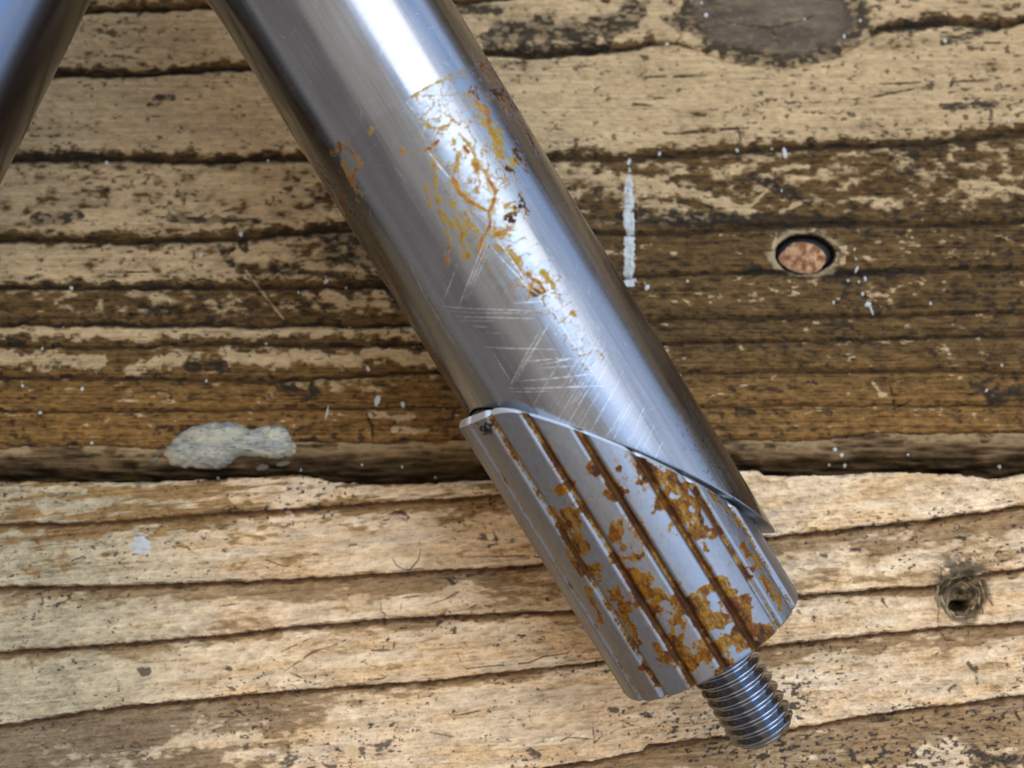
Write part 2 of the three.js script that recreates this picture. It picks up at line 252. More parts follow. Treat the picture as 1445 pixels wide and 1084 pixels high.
      bmp = 0.4 * (lay - 0.5) + 0.04 * (grit - 0.5) + 0.2 * (mott - 0.5);
      if (z > q.gap + 0.1) h = -7;
    }
    // the pocket of the screw: an oval countersink
    const sx = (x - 36.2) / 3.75, sz = (z + 16.3) / 2.55, sd = Math.hypot(sx, sz) + (fbm(x * 0.8, z * 0.8, 2) - 0.5) * 0.06;
    const chip = (1 - sst(1.02, 1.28, sd + (nB - 0.5) * 0.7)) * sst(0.95, 1.0, sd) * 0.75; r = mix(r, 0.46, chip); g = mix(g, 0.33, chip); b = mix(b, 0.17, chip);
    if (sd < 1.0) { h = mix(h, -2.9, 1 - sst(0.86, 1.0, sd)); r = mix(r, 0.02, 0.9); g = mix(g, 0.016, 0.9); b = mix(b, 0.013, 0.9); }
    return { c: [r, g, b], h, b: bmp, r: 0.9 - 0.22 * brown - 0.1 * grime - 0.1 * knot };
  },
});
// ---- lower plank
const LW = 2048, LH = 640, LZ0 = 8.5, LZ1 = 58;
const crackL = mask(LW, LH, X0, LZ0, X1, LZ1, 1.5), darkL = mask(LW, LH, X0, LZ0, X1, LZ1, 0.9), paleL = mask(LW, LH, X0, LZ0, X1, LZ1, 1.2), dentL = mask(LW, LH, X0, LZ0, X1, LZ1, 0.7);
for (const s of [
  [-14.4, 20.9, -13.8, 21.9, -12.9, 22.4, -12.2, 22.4, -11.2, 21.2, -10.9, 19.7], [-15.6, 26.3, -15.6, 27.3, -14.9, 27.9, -13.9, 27.9, -13.3, 27.1, -13.1, 26.1], [-13.1, 25.7, -10.4, 25.4],
  [-6.6, 32.1, -5.9, 33.6, -5.4, 34, -2.7, 33.7, 1.9, 33.3, 3.6, 32.6, 6.5, 32.2, 7.7, 30.9], [-6.2, 20.9, -0.2, 20.8, 2.2, 20.7], [-2.3, 17.6, -1.9, 18.9, -1.2, 20.8], [-0.6, 27.3, 2.3, 27.3],
  [-10.3, 26.6, -8, 25.9, -7, 25.3, -5.5, 24.4], [-22.1, 31.7, -20.4, 30.9, -18.3, 30.2], [-15, 26, -14.7, 25.8], [-5.5, 26.4, -5.3, 26.7], [-14, 30.8, -14.1, 31.7], [-16.9, 31.9, -14.5, 31.8],
  [-30.9, 21.2, -29.5, 21.2, -27.3, 22, -25.2, 22.1], [-27.5, 32.1, -23.8, 30.4], [-27.1, 34.4, -23.7, 32.1, -21.7, 31.4], [-5.4, 27.1, -4, 26.4, -2.7, 26.7], [14, 38.7, 16.9, 37.4], [15.2, 39.5, 16.9, 39.6, 16.8, 38.9],
  [-35, 26.7, -34, 26.6, -32.3, 26.4], [9.4, 39.9, 9.6, 42.6, 10.6, 41.6], [44.4, 29.1, 45.3, 29.3], [-20.4, 31.5, -18.7, 30.4], [-17, 35.4, -15.3, 35.1, -14.5, 34.6], [-24.5, 35.2, -26.4, 34.4],
  [-11.1, 41.1, -6.9, 41.9], [-35.3, 39.6, -32.8, 39.6], [-29.4, 41.1, -27.3, 41.2], [5.6, 42.3, 6.5, 41.9, 9.8, 42.1], [50.4, 28.8, 51.5, 30.7, 52.8, 30.8], [51.1, 22.1, 50.4, 28.8], [-6.9, 39.5, -2.7, 38.7],
]) stroke(crackL, s, 0.115, 1, 0.5, true);
for (const [s, w] of [
  [[-56.5, 25.3, -56.2, 26.4], 0.35], [[-53, 25.3, -52.8, 25.7], 0.3], [[-44.3, 34.1, -43.4, 34.6, -43, 34.3], 0.5], [[-33.9, 33.9, -33.3, 34.1], 0.35], [[-33.7, 35.8, -32.7, 36.4], 0.3], [[-19.2, 13.6, -18.6, 14], 0.35],
  [[-52.4, 21.5, -51.3, 21.1], 0.3], [[-50.3, 19.7, -50, 19.9], 0.3], [[-17.3, 43.5, -15.6, 44, -14.5, 42.7], 0.7], [[-22.3, 44.5, -21, 44.9], 0.6], [[-16.9, 42.7, -14.4, 42.9], 0.3], [[1.9, 43.5, 3.1, 44], 0.5],
  [[-8.6, 28.9, -7.4, 29.3], 0.7], [[-15.1, 16.2, -13.8, 15.5, -12.8, 16.3], 0.5], [[-26, 44.4, -23.5, 44.7], 0.8], [[-27.2, 45.2, -24.3, 44.4], 0.5], [[-44.3, 43.5, -43.1, 43.7], 0.55], [[-31.9, 41.9, -31.4, 42.9], 0.4],
  [[11.5, 38.7, 12.3, 38.8], 0.35], [[-19.9, 19.6, -18.5, 19.4], 0.25], [[-3.6, 18.7, -2.8, 19.4, -1.9, 18.9], 0.6], [[-7.8, 23.4, -7, 24.1], 0.4], [[-5.3, 23.1, -3.6, 22.8], 0.3], [[34, 27.3, 34.4, 27.9], 0.3],
  [[42.3, 30.1, 42.9, 30.3], 0.35], [[40.3, 28.6, 41.5, 28.1], 0.01], [[37.5, 36.9, 39.1, 37.2, 40.4, 36.7], 0.45], [[51.7, 36.6, 52.2, 35.9], 0.4], [[54.8, 33.9, 54.9, 35.8], 0.3], [[53.9, 33.3, 54.5, 34.1], 0.3],
  [[54.3, 43.5, 56.4, 44.4, 59.7, 44.5], 0.7], [[53.8, 45.5, 55.5, 44.4], 0.7], [[49.9, 39, 51.2, 39.3], 0.4], [[59.1, 38.7, 59.7, 39.9], 0.25], [[39.8, 43.5, 40.1, 44.8], 0.35], [[38.8, 19.7, 39.9, 19.9], 0.25],
  [[40.5, 20, 41.7, 20.1], 0.25], [[31.2, 20.6, 32.9, 20.9], 0.3], [[37.1, 20.6, 37.6, 20.8], 0.3], [[53.3, 18.5, 54.2, 18.7], 0.3], [[60.2, 17.2, 61.2, 17.4], 0.3], [[44.1, 26, 44.9, 27.3], 0.25], [[46.6, 17, 48.3, 17.4], 0.3],
]) stroke(darkL, s, w, 1, 0.9);
for (const [s, w] of [
  [[-61.7, 12.6, -56.6, 12.8, -51.4, 12.9], 0.45], [[-50.6, 11.9, -44.6, 12.3, -41.2, 11.9], 0.35], [[-56.4, 15.5, -52.2, 15, -48.4, 14.6], 0.4], [[-33.5, 14, -29.2, 14, -25.8, 13.6], 0.6], [[-28.4, 14.5, -25, 13.6, -21.5, 13.6], 0.9],
  [[-25, 11.5, -21.6, 13.2, -13.9, 12.8, -6.2, 12.2], 0.8], [[-18.9, 16.8, -18.1, 16.2], 0.3], [[-12.8, 16, -11.1, 16.3], 0.4], [[-27.1, 15.5, -26.4, 16], 0.25], [[-38.9, 18.7, -36.7, 18.9], 0.4], [[-32.5, 18.9, -31.2, 19.1], 0.5],
  [[-25.7, 18.7, -13.8, 19.6, -3.6, 18.5], 1.5], [[-5.3, 16.6, -0.2, 17.4], 0.7], [[32.2, 12.8, 45, 12.8, 57.9, 12.8], 2.0], [[-39.4, 42.3, -35.2, 42.6, -30.2, 41.9], 1.0], [[-42.7, 43.9, -40.2, 42.7], 0.7], [[14.8, 40.7, 19, 41.9], 1.2], [[-12.1, 17, -10.4, 17.9], 0.6],
]) stroke(paleL, s, w, 1, 0.8);
for (const s of [[-10.3, 26.3, -8.2, 25.9, -6.5, 25.1], [-21.2, 31.4, -19.6, 31, -18.3, 30.4], [-52.8, 21.4, -51.1, 20.9], [-5.3, 25.3, -4.6, 26.1], [-6.5, 26.3, -5.7, 26.9], [-49.7, 22.1, -46.9, 20.4, -44.4, 19.4]]) stroke(dentL, s, 0.5, 1, 0.4, true);
const lowStain = [0.66, 0.62, 0.60, 0.30, 0.30, 0.72, 0.8];
const lower = makeField(LZ0, LZ1, LW, LH, {
  column(x) { return { L: lowerLines.map((l, k) => lineAt(l, x) + (fbm(x * 0.5, 50 + k * 9, 4) - 0.5) * 0.3), gap: lineAt(gapLine, x) + (fbm(x * 1.2, 77, 3) - 0.5) * 0.3 }; },
  texel(x, z, q, o) {
    const wob = (fbm(x * 1.3, z * 1.3 + 12, 2) - 0.5) * 0.22, L = q.L; let k = 0; while (k < 6 && L[k] < z + wob) k++;
    const top = k ? z + wob - L[k - 1] : z - q.gap, bot = k < 6 ? L[k] - z - wob : 9, t = cl(top / Math.max(0.5, top + bot));
    const right = sst(0, 30, x), tilt = -0.09 * x;
    const nA = fbm(x * 0.16 + 3, (z + tilt * -1) * 0.8 + 40, 5), nB = fbm(x * 0.6 + 20, z * 1.7 + 8, 4), zz = z + 0.085 * x, fine = fbm(x * 0.55, zz * 6.5, 3), fib = fbm(x * 0.25 + 5, zz * 3.2, 3), grit = vn(x * 10, z * 11), sp = fbm(x * 1.9 + 3, zz * 3.4 + 50, 3);
    let st = lowStain[k]; if (k === 0) st = mix(0.85, 0.02, sst(10, 28, x)); if (k === 1 && x > 20) st = 0.05; if (k === 2 && x > 20) st = 0.78; if (k === 3 && x > 20) st = 0.28;
    if (k === 4) { const e = sst(-36, -14, x + (nA - 0.5) * 26); st = mix(mix(1.02, 0.2, e), 0.5, sst(8, 24, x)); } if (k === 5) st = 0.95;
    const under = Math.exp(-Math.max(0, top - 0.2) / (k >= 5 ? 7 : k === 4 ? mix(7, 0.6 + 2.8 * st, sst(-34, -8, x)) : 0.6 + 2.8 * st));
    const hair = fbm(x * 0.11 + 21, zz * 7, 3), mott = fbm(x * 0.9 + 44, zz * 2.0 + 5, 5), big = fbm(x * 0.3 + 15, zz * 0.75 + 22, 4);
    let brown = sst(0.40, 0.62, (mott - 0.5) * 0.5 + under * 0.72 + st * 0.30 + (nA - 0.5) * 0.9 + (nB - 0.5) * 0.7 + (fine - 0.5) * 0.15);
    if (k === 0) brown = sst(0.36, 0.56, st * 0.62 + (nA - 0.5) * 0.7 + (fib - 0.5) * 0.9);
    brown *= 1 - 0.92 * paleL.a[o];
    const line = k < 6 && (k > 0 || x < 30) ? Math.exp(-Math.pow(Math.max(0, bot + 0.02) / 0.05, 2)) : 0, lineT = k ? (1 - sst(0.22, 0.55 + 0.6 * nB, top)) * (k === 1 ? sst(34, 26, x) : 1) : 0;
    const strand = sst(0.90, 0.985, 1 - Math.abs(2 * fbm(x * 0.22 + 60, zz * 2.6 + 7, 4) - 1)) * sst(0.45, 0.6, nA + 0.1 * (nB - 0.5));
    const crk = crackL.a[o] * sst(0.30, 0.44, nB);
    const speck = sst(0.708, 0.738, 0.30 * (fbm(x * 0.13 + 9, zz * 0.24 + 31, 2) - 0.54) + sp * 0.88 + grit * 0.12 - 0.035 + 0.072 * sst(12, 30, x) * sst(27, 33, z) + 0.05 * sst(-35, -10, x) * sst(38, 43, z) + 0.04 * under);
    const grime = Math.max(darkL.a[o] * 0.85 * sst(0.42, 0.56, mott), speck * 0.92, 0.6 * sst(0.66, 0.76, nB * 0.6 + under * 0.32));
    const lo = (1 + (fine - 0.5) * 0.36 + (fib - 0.5) * 0.3 + (grit - 0.5) * 0.22 + (mott - 0.5) * 0.62 + (big - 0.5) * 0.55 + (hair - 0.5) * 0.32) * (1 - 0.35 * strand);
    const warm = sst(0.3, 0.75, nA), grey = sst(-25, -55, x);
    const pr = mix(mix(0.83, 0.80, warm), 0.50, grey) * lo, pg = mix(mix(0.565, 0.480, warm), 0.375, grey) * lo, pb = mix(mix(0.310, 0.215, warm), 0.205, grey) * lo;
    const bl = 1 + (fine - 0.5) * 0.7 + (fib - 0.5) * 0.6 + (grit - 0.5) * 0.25 + (hair - 0.5) * 0.9 + (mott - 0.5) * 0.7, dk = k === 4 ? sst(-15, -50, x) * 0.4 : 0;
    const brr = (k < 2 ? 0.27 : 0.245) * bl * (1 - dk), bgg = (k < 2 ? 0.138 : 0.136) * bl * (1 - dk), bbb = (k < 2 ? 0.040 : 0.052) * bl * (1 - dk * 0.7);
    const bs = brown * (k < 2 ? 0.9 : 0.78);
    let r = mix(pr, brr, bs), g = mix(pg, bgg, bs), b = mix(pb, bbb, bs);
    const lk = Math.max(line * 0.75, lineT * 0.85); r = mix(r, 0.10, lk); g = mix(g, 0.043, lk); b = mix(b, 0.015, lk);  // dark grain lines, with relief shade painted in below each ledge
    r = mix(r, 0.025, grime * 0.95); g = mix(g, 0.021, grime * 0.95); b = mix(b, 0.02, grime * 0.95);
    r = mix(r, 0.09, crk * 0.85); g = mix(g, 0.055, crk * 0.85); b = mix(b, 0.03, crk * 0.85);
    // ledges: each growth ring rises to its lower edge and drops there
    const amp = k >= 6 ? 0 : 1.0;
    let h = 0.3 + amp * (t - 0.5) * (k === 0 ? 0.5 : 1) - (k ? 0.16 * lineT : 0) + 0.25 * (nA - 0.5) + 0.5 * (big - 0.5) + 0.16 * (nB - 0.5) + 0.06 * (1 - brown) - 0.12 * crk;
    if (k > 0 && k < 6) h -= 0.42 * 0 ;
    let bmp = 0.09 * (fine - 0.5) + 0.10 * (fib - 0.5) + 0.05 * (grit - 0.5) + 0.7 * (mott - 0.5) - 0.05 * strand + 0.03 * (1 - brown) - 0.07 * crk - 0.03 * speck - 0.12 * dentL.a[o];
    // rounded, torn edge at the gap
    const eg = z - q.gap; if (eg < 0.9) { const d = cl((0.9 - eg) / 0.9); h -= 0.35 * d * d; }
    if (eg < 0.02) h = -7 * sst(0.02, -0.22, eg) - 0.4;
    if (eg < 0) { r = 0.05; g = 0.03; b = 0.016; }
    // torn screw hole
    const hx = x - 53.6, hz = z - 25.6, hd = Math.hypot(hx, hz * 1.05), ang = Math.atan2(hz, hx), rag = (fbm(ang * 1.6 + 9, hd * 0.6, 3) - 0.5) * 1.5, pit = 1 - sst(2.7, 3.3, hd + rag);
    if (hd < 6) {
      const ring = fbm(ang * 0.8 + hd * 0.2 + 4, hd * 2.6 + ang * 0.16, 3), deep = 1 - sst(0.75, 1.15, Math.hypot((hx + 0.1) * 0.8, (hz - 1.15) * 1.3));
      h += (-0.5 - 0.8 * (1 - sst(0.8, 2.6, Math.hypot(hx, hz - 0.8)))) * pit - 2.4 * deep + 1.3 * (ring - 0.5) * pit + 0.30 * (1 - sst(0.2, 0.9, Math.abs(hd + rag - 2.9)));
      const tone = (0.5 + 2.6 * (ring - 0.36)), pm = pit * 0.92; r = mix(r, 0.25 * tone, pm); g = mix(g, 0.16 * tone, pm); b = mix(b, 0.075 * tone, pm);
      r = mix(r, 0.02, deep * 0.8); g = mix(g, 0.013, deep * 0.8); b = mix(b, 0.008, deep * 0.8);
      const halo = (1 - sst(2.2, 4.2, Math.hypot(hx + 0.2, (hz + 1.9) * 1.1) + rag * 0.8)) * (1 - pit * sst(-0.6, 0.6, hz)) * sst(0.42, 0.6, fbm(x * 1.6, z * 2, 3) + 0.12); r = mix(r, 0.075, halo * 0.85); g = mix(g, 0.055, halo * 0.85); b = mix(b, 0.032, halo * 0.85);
      bmp += 0.25 * (ring - 0.5) * pit;
    }
    return { c: [r, g, b], h, b: bmp, r: 0.88 - 0.2 * brown };
  },
});
function plank(name, F, zs, label) {
  const xs = spacing(-160, -72, 72, 160, 0.22, 2.2), nu = xs.length - 1, nv = zs.length - 1;
  const g = gridGeo(nu, nv, (i, j) => { const x = xs[i], z = zs[j]; return [x, F.sample(x, z), z, (x - X0) / (X1 - X0), (z - F.z0) / (F.z1 - F.z0)]; });
  const m = mesh(name, g, F.mat, bench); m.userData.label = label; return m;
}
const plankA = plank('plank', upper, spacing(-130, -54, 12.8, 12.9, 0.22, 2), 'darker plank with brown flaking finish, grain grooves and a knot');
const plankB = plank('plank_001', lower, spacing(9.6, 9.6, 50, 110, 0.2, 2), 'paler plank of bare worn wood with a torn screw hole');
{ // the dark bed under the gap
  const g = new THREE.BoxGeometry(320 * MM, 4 * MM, 20 * MM); g.translate(0, -10 * MM, 11 * MM);
  mesh('bearer', g, new THREE.MeshStandardMaterial({ color: 0x1c140c, roughness: 1 }), bench);
}
const hAt = (x, z) => (z < lineAt(gapLine, x) ? upper : lower).sample(x, z);

// ---- paint on the planks
const rnd = mulberry(5);
const paint = new THREE.MeshStandardMaterial({ color: new THREE.Color().setRGB(0.54, 0.51, 0.42), roughness: 0.7 });
function blob(seed, sy = 0.45) {
  const g = mergeVertices(new THREE.IcosahedronGeometry(1, 3).deleteAttribute('uv').deleteAttribute('normal')), p = g.attributes.position;
  for (let i = 0; i < p.count; i++) {
    const x = p.getX(i), y = p.getY(i), z = p.getZ(i), k = 0.72 + 0.56 * fbm(x * 1.4 + seed * 9, z * 1.4 + y + seed * 5, 3);
    p.setXYZ(i, x * k * MM, y * k * sy * MM, z * k * MM);
  }
  g.computeVertexNormals(); return g;
}
const blobs = [blob(1), blob(2), blob(3)];
const flecks = [-50.6, -27.9, -30.5, -28.2, -33.6, -18.8, -38.4, -16.1, -54.4, -12.1, -55.2, -7.2, -40.9, -5.7, -57.6, -4.4, -30.2, -5.1, -59.7, 0.2, -52.4, 0.6, -57.5, 3.5, -37.4, -0.4, -51, 7.2, -22.9, -12.8, -20.5, -12.1, -26.3, -11.4, -20, -7.1, -17.6, -1.9, -13.3, 2.5, -18.3, 9.7, -25.9, 10.3, -13.4, 10, -9.4, 11.2, 24, -48.8, 24.5, -47.1, 37, -46.6, 19.6, -43.5, 28.1, -29.6, 32.5, -29.8, 18.4, -29.1, 44, -46.4, 41.9, -44.3, 54.6, -47.3, 54.6, -43.7, 62.1, -33.2, 33.5, -24.3, 21.6, -12.8, 16.6, -12, 41.4, -12.9, 43.5, -13.1, 42.7, -12.7, 43.1, -11.2, 44, -9.5, 39.5, -10.1, 51.4, -10, 59.8, -2.3, 57.8, 0.8, 38.8, 9.7, 40.8, 9.7, 42.3, -16.8, 42.4, -15.6, 10, -37.7, 40.1, 8.6, 48.3, 8.5, 39.3, 7.9, 59.8, 9.8, -36.2, 11.2, 20.5, -1.1];
let nFleck = 0;
function fleck(x, z, sx, sz, turn) {
  const m = mesh('paint_fleck' + (nFleck ? '_' + String(nFleck).padStart(3, '0') : ''), blobs[nFleck % 3], paint, plankA); nFleck++;
  m.position.set(x * MM, (hAt(x, z) + 0.05) * MM, z * MM); m.scale.set(sx, 0.35, sz); m.rotation.y = turn;
}
for (let i = 0; i < flecks.length / 2; i++) { const s = 0.14 + 0.13 * rnd() ** 1.5; fleck(flecks[2 * i], flecks[2 * i + 1], s * (0.8 + 0.4 * rnd()), s * (0.9 + 0.7 * rnd()), (rnd() - 0.5) * 1.2); }
{ const e = [-16.4, 2, -22.5, 3.5, 34, -29.1, 42.5, -14.3, 43.7, -9.9, 39, -15.3, 44.2, -9]; const d = [[0.34, 0.72, -0.2], [0.12, 0.85, -0.2], [0.28, 0.7, 0.1], [0.16, 0.5, -0.4], [0.45, 0.3, 0.4], [0.3, 0.3, 0], [0.14, 0.5, 0.4]]; d.forEach((v, i) => fleck(e[2 * i], e[2 * i + 1], ...v)); }
{ // the long white drip
  const a = [14.6, -28.6, 14.5, -12.1], n = 240, w = 16, za = a[1], zb = a[3];
  const g = gridGeo(w, n, (i, j) => {
    const t = j / n, z = mix(za, zb, t), c = mix(a[0], a[2], t) + (vn(j * 0.12, 3) - 0.5) * 0.25, half = (0.34 + 0.32 * sst(0.12, 0.3, t) * (0.72 + 0.5 * vn(j * 0.21, 8))) * (j === 0 || j === n ? 0.3 : 1) * (t < 0.12 ? 0.9 * vn(j * 0.5, 2) + 0.3 : 1), s = i / w * 2 - 1, x = c + s * half;
    return [x, hAt(x, z) + 0.10 * Math.sqrt(Math.max(0, 1 - s * s)) - 0.01 + 0.34 * (fbm(x * 2.0, z * 1.1, 4) - 0.47 - 0.15 * (1 - sst(0.15, 0.42, t))), z, 0, 0];
  });
  mesh('paint_drip', g, paint, plankA).userData.label = 'long straight run of dried white paint';
}
{ // the white blot on the lower plank
  const c = [-44.5, 19.4], n = 96, m = 28;
  const g = gridGeo(n, m, (i, j) => { const a = i / n * 2 * Math.PI, rr = j / m, k = 1.05, x = c[0] - Math.cos(a) * rr * 1.75 * k, z = c[1] + Math.sin(a) * rr * 1.5 * k; return [x, hAt(x, z) + 0.10 - 0.22 * rr ** 2 + 0.42 * (fbm(x * 1.1, z * 4.2, 4) - 0.5), z, 0, 0]; }, true);
  mesh('paint_blot', g, paint, plankB).userData.label = 'small rough blot of white paint';
}

// ---- torn fibres round the screw hole
{
  const mats = [[0.44, 0.30, 0.14], [0.30, 0.19, 0.085], [0.16, 0.10, 0.045]].map((c) => new THREE.MeshStandardMaterial({ color: new THREE.Color().setRGB(...c), roughness: 0.95 }));
  for (let k = 0; k < 34; k++) {
    const a = k / 34 * 6.283 + rnd() * 0.3, rr = 1.5 + 1.7 * rnd(), x = 53.6 + Math.cos(a) * rr * 1.05, z = 25.6 + 0.35 + Math.sin(a) * rr, len = 0.5 + 1.1 * rnd(), w = 0.06 + 0.11 * rnd(), lift = 0.15 + 0.5 * rnd(), turn = a + Math.PI / 2 + (rnd() - 0.5) * 1.1, bend = (rnd() - 0.5) * 0.9;
    const g = gridGeo(4, 8, (i, j) => { const t = j / 8 - 0.5, s = i / 4 * 2 - 1, ww = w * (1 - 1.6 * t * t) * s, c = turn + bend * t, px = Math.cos(c) * t * len - Math.sin(c) * ww, pz = Math.sin(c) * t * len + Math.cos(c) * ww; return [px, 0.09 * (1 - s * s) + lift * (t + 0.5) * (t + 0.5) * 0.6, pz, 0, 0]; });
    const m = mesh('splinter' + (k ? '_' + String(k).padStart(3, '0') : ''), g, mats[Math.floor(rnd() * 3)], plankB); m.material.side = THREE.DoubleSide;
    m.position.set(x * MM, (hAt(x, z) + 0.03) * MM, z * MM);
  }
}

// ---- dried filler on the edge of the upper plank
{
  const o = new THREE.Group(); o.name = 'dried_filler'; scene.add(o);
  o.userData = { label: 'grey dried lump of filler stuck on the plank edge left of the metal stem', category: 'filler lump' };
  const P = [-42.6, 8.5, -42.2, 7.4, -41.2, 6.4, -39.6, 5.5, -37.7, 4.9, -35.3, 4.7, -33.3, 4.8, -31.9, 5.5, -30.8, 5.6, -29.5, 5.1, -28.1, 5.1, -27, 5.9, -26.3, 7.2, -26.5, 8.5, -27.8, 8.9, -29.4, 9, -30.9, 8.7, -33, 8.8, -34.4, 9.5, -35.2, 10.2, -37.4, 10.2, -40, 10, -41.7, 9.6];
  const n = P.length / 2; let cx = 0, cz = 0; for (let i = 0; i < n; i++) { cx += P[2 * i] / n; cz += P[2 * i + 1] / n; }
  const N = 276, R = 60;
  const g = gridGeo(N, R, (i, j) => {
    const f = i / N * n, k = Math.floor(f) % n, t = f - Math.floor(f), c = (q, a) => P[2 * ((q + n) % n) + a];
    const cr = (a) => { const p0 = c(k - 1, a), p1 = c(k, a), p2 = c(k + 1, a), p3 = c(k + 2, a); return 0.5 * (2 * p1 + (p2 - p0) * t + (2 * p0 - 5 * p1 + 4 * p2 - p3) * t * t + (3 * p1 - p0 - 3 * p2 + p3) * t ** 3); };
    const rr = Math.sin(j / R * Math.PI / 2), ex = cr(0), ez = cr(1), dx = (fbm(ex * 1.1, ez * 1.1, 3) - 0.5) * 0.5, x = cx + (ex + dx * 0.4 - cx) * rr, z = cz + (ez + dx - cz) * rr;
    const fall = sst(3.5, 9.5, z) * 1.3, y = -0.2 - fall * 0.9 + 3.1 * Math.pow(Math.max(0, 1 - rr ** 2.6), 0.75) + 0.9 * (fbm(x * 0.3, z * 1.1, 4) - 0.5) + 0.5 * (fbm(x * 1.2, z * 2.6, 4) - 0.5) - 0.35 * (1 - sst(0, 0.5, Math.abs(x + 29.8 + (z - 7) * 0.3))) * sst(10, 6, z);
    return [x - cx, j === R ? -2.6 : y, z - cz, x / 12, z / 12];
  }, true);
  { const ix = g.index.array; for (let k = 0; k < ix.length; k += 3) { const s = ix[k]; ix[k] = ix[k + 1]; ix[k + 1] = s; } g.computeVertexNormals(); }
  const W = 256, d = new Uint8Array(W * W * 4); for (let j = 0; j < W; j++) for (let i = 0; i < W; i++) { const s = fbm(i * 0.022, j * 0.055, 6), q = fbm(i * 0.05 + 7, j * 0.12, 4), v = 0.38 + 0.5 * (s - 0.5) + 0.3 * (q - 0.5), k = (j * W + i) * 4; const dk = sst(0.62, 0.7, q) * 0.5, y = sst(0.45, 0.65, s); d[k] = s8(v * (1 - dk) * mix(1.06, 1.2, y)); d[k + 1] = s8(v * (1 - dk) * mix(0.96, 1.0, y)); d[k + 2] = s8(v * (1 - dk) * mix(0.70, 0.62, y)); d[k + 3] = 255; }
  const m = mesh('lump', g, new THREE.MeshStandardMaterial({ map: dataTex(d, W, W, true), roughness: 0.85 }), o);
  o.position.set(cx * MM, 0, cz * MM);
  // crumbs hanging under it
  const crumbMat = new THREE.MeshStandardMaterial({ color: 0x6f6650, roughness: 0.9 });
  [-30.6, 10, -28, 9.6, -43.5, 9.2].reduce((a, v, i, A) => { if (i % 2 === 0) a.push([v, A[i + 1]]); return a; }, []).forEach(([x, z], i) => {
    const c = mesh('crumb' + (i ? '_00' + i : ''), blobs[i % 3], crumbMat, o); c.position.set((x - cx) * MM, (hAt(x, z) + 0.1) * MM, (z - cz) * MM); c.scale.set(0.6 + 0.5 * rnd(), 0.7, 0.3 + 0.15 * rnd()); c.rotation.y = 0.2;
  });
}

// ---- screw sunk in the upper plank
{
  const o = new THREE.Group(); o.name = 'sunken_screw'; scene.add(o); o.position.set(36.2 * MM, -1.15 * MM, -16.2 * MM);
  o.userData = { label: 'dark steel screw sunk in an oval hole, its head capped with orange rust', category: 'screw' };
  const pts = []; for (let i = 0; i <= 24; i++) { const t = i / 24; pts.push(new THREE.Vector2(3.7 * t * MM, (1.15 * Math.sqrt(Math.max(0, 1 - t * t * 0.96)) - 0.2) * MM)); }
  pts.push(new THREE.Vector2(3.7 * MM, -0.9 * MM)); pts.reverse();
  const head = new THREE.LatheGeometry(pts, 64); head.scale(1, 1, 0.69);
  mesh('screw_head', head, new THREE.MeshPhysicalMaterial({ color: 0x2e2b29, metalness: 1, roughness: 0.5 }), o);
  const n = 120, m = 30, g = gridGeo(n, m, (i, j) => {
    const a = i / n * 2 * Math.PI, rr = j / m, k = 0.88 + 0.3 * fbm(Math.cos(a) * 1.5 + 2, Math.sin(a) * 1.5 + 8, 3), x = -0.25 - Math.cos(a) * rr * 2.85 * k, z = 0.35 + Math.sin(a) * rr * 1.95 * k, t = Math.min(0.985, Math.hypot(x / 3.7, z / 2.55));
    return [x, 1.15 * Math.sqrt(1 - t * t * 0.96) - 0.2 + (0.22 + 0.5 * (fbm(x * 1.7, z * 1.7, 5) - 0.5)) * (1 - rr ** 4) - 0.02 * rr, z, 0.5 + x / 6.5, 0.5 + z / 6.5];
  }, true);
  const W = 256, d = new Uint8Array(W * W * 4); for (let j = 0; j < W; j++) for (let i = 0; i < W; i++) { const v = fbm(i * 0.041 + 3, j * 0.041, 5), w = vn(i * 0.31 + 50, j * 0.31), t = sst(0.3, 0.68, v), k = (j * W + i) * 4; d[k] = s8(mix(0.22, 0.56, t) * (0.75 + 0.5 * w)); d[k + 1] = s8(mix(0.085, 0.30, t) * (0.75 + 0.5 * w)); d[k + 2] = s8(mix(0.025, 0.14, t) * (0.75 + 0.5 * w)); d[k + 3] = 255; }
  mesh('rust_cap', g, new THREE.MeshStandardMaterial({ map: dataTex(d, W, W, true), roughness: 1 }), o).userData.label = 'orange rust crust on the screw head';
}

// ---------------------------------------------------------------- the quill stem
// local frame of the quill: x across, y towards the viewer, z along the axis to the wedge; origin on the axis
const stem = new THREE.Group(); stem.name = 'quill_stem'; scene.add(stem);
stem.userData = { label: 'scratched and rust-stained metal bicycle quill stem lying across the wooden bench', category: 'bicycle stem' };
stem.position.set(22.5 * MM, 0, 30 * MM);
const basis = new THREE.Matrix4().makeBasis(new THREE.Vector3(0.8499, 0.07334, -0.52181), new THREE.Vector3(0.03768, 0.97927, 0.199), new THREE.Vector3(0.52559, -0.18879, 0.82952));
function place(m, ox = 0, oy = 0) {
  m.quaternion.setFromRotationMatrix(basis);
  m.position.set(ox, oy, 0).applyMatrix4(basis).add(new THREE.Vector3(4.3562, 17.475, -0.2728)).multiplyScalar(MM).sub(stem.position);
  return m;
}
const R = 11.1, SJ = -84.7, cutAt = (x, y) => 15.68 + 1.283 * x - 0.613 * y, tipAt = (x, y) => { const c = cutAt(x, y), m = 30.1; return c < m - 2 ? c : m - 2 + 2 * Math.tanh((c - m + 2) / 2.2); };
const eDir = new THREE.Vector3(-0.8545, 0.0072, 0.5194).normalize();
const sdExt = (x, y, z) => { z -= SJ; const t = Math.max(0, x * eDir.x + y * eDir.y + z * eDir.z); return Math.hypot(x - eDir.x * t, y - eDir.y * t, z - eDir.z * t) - 10.6; };
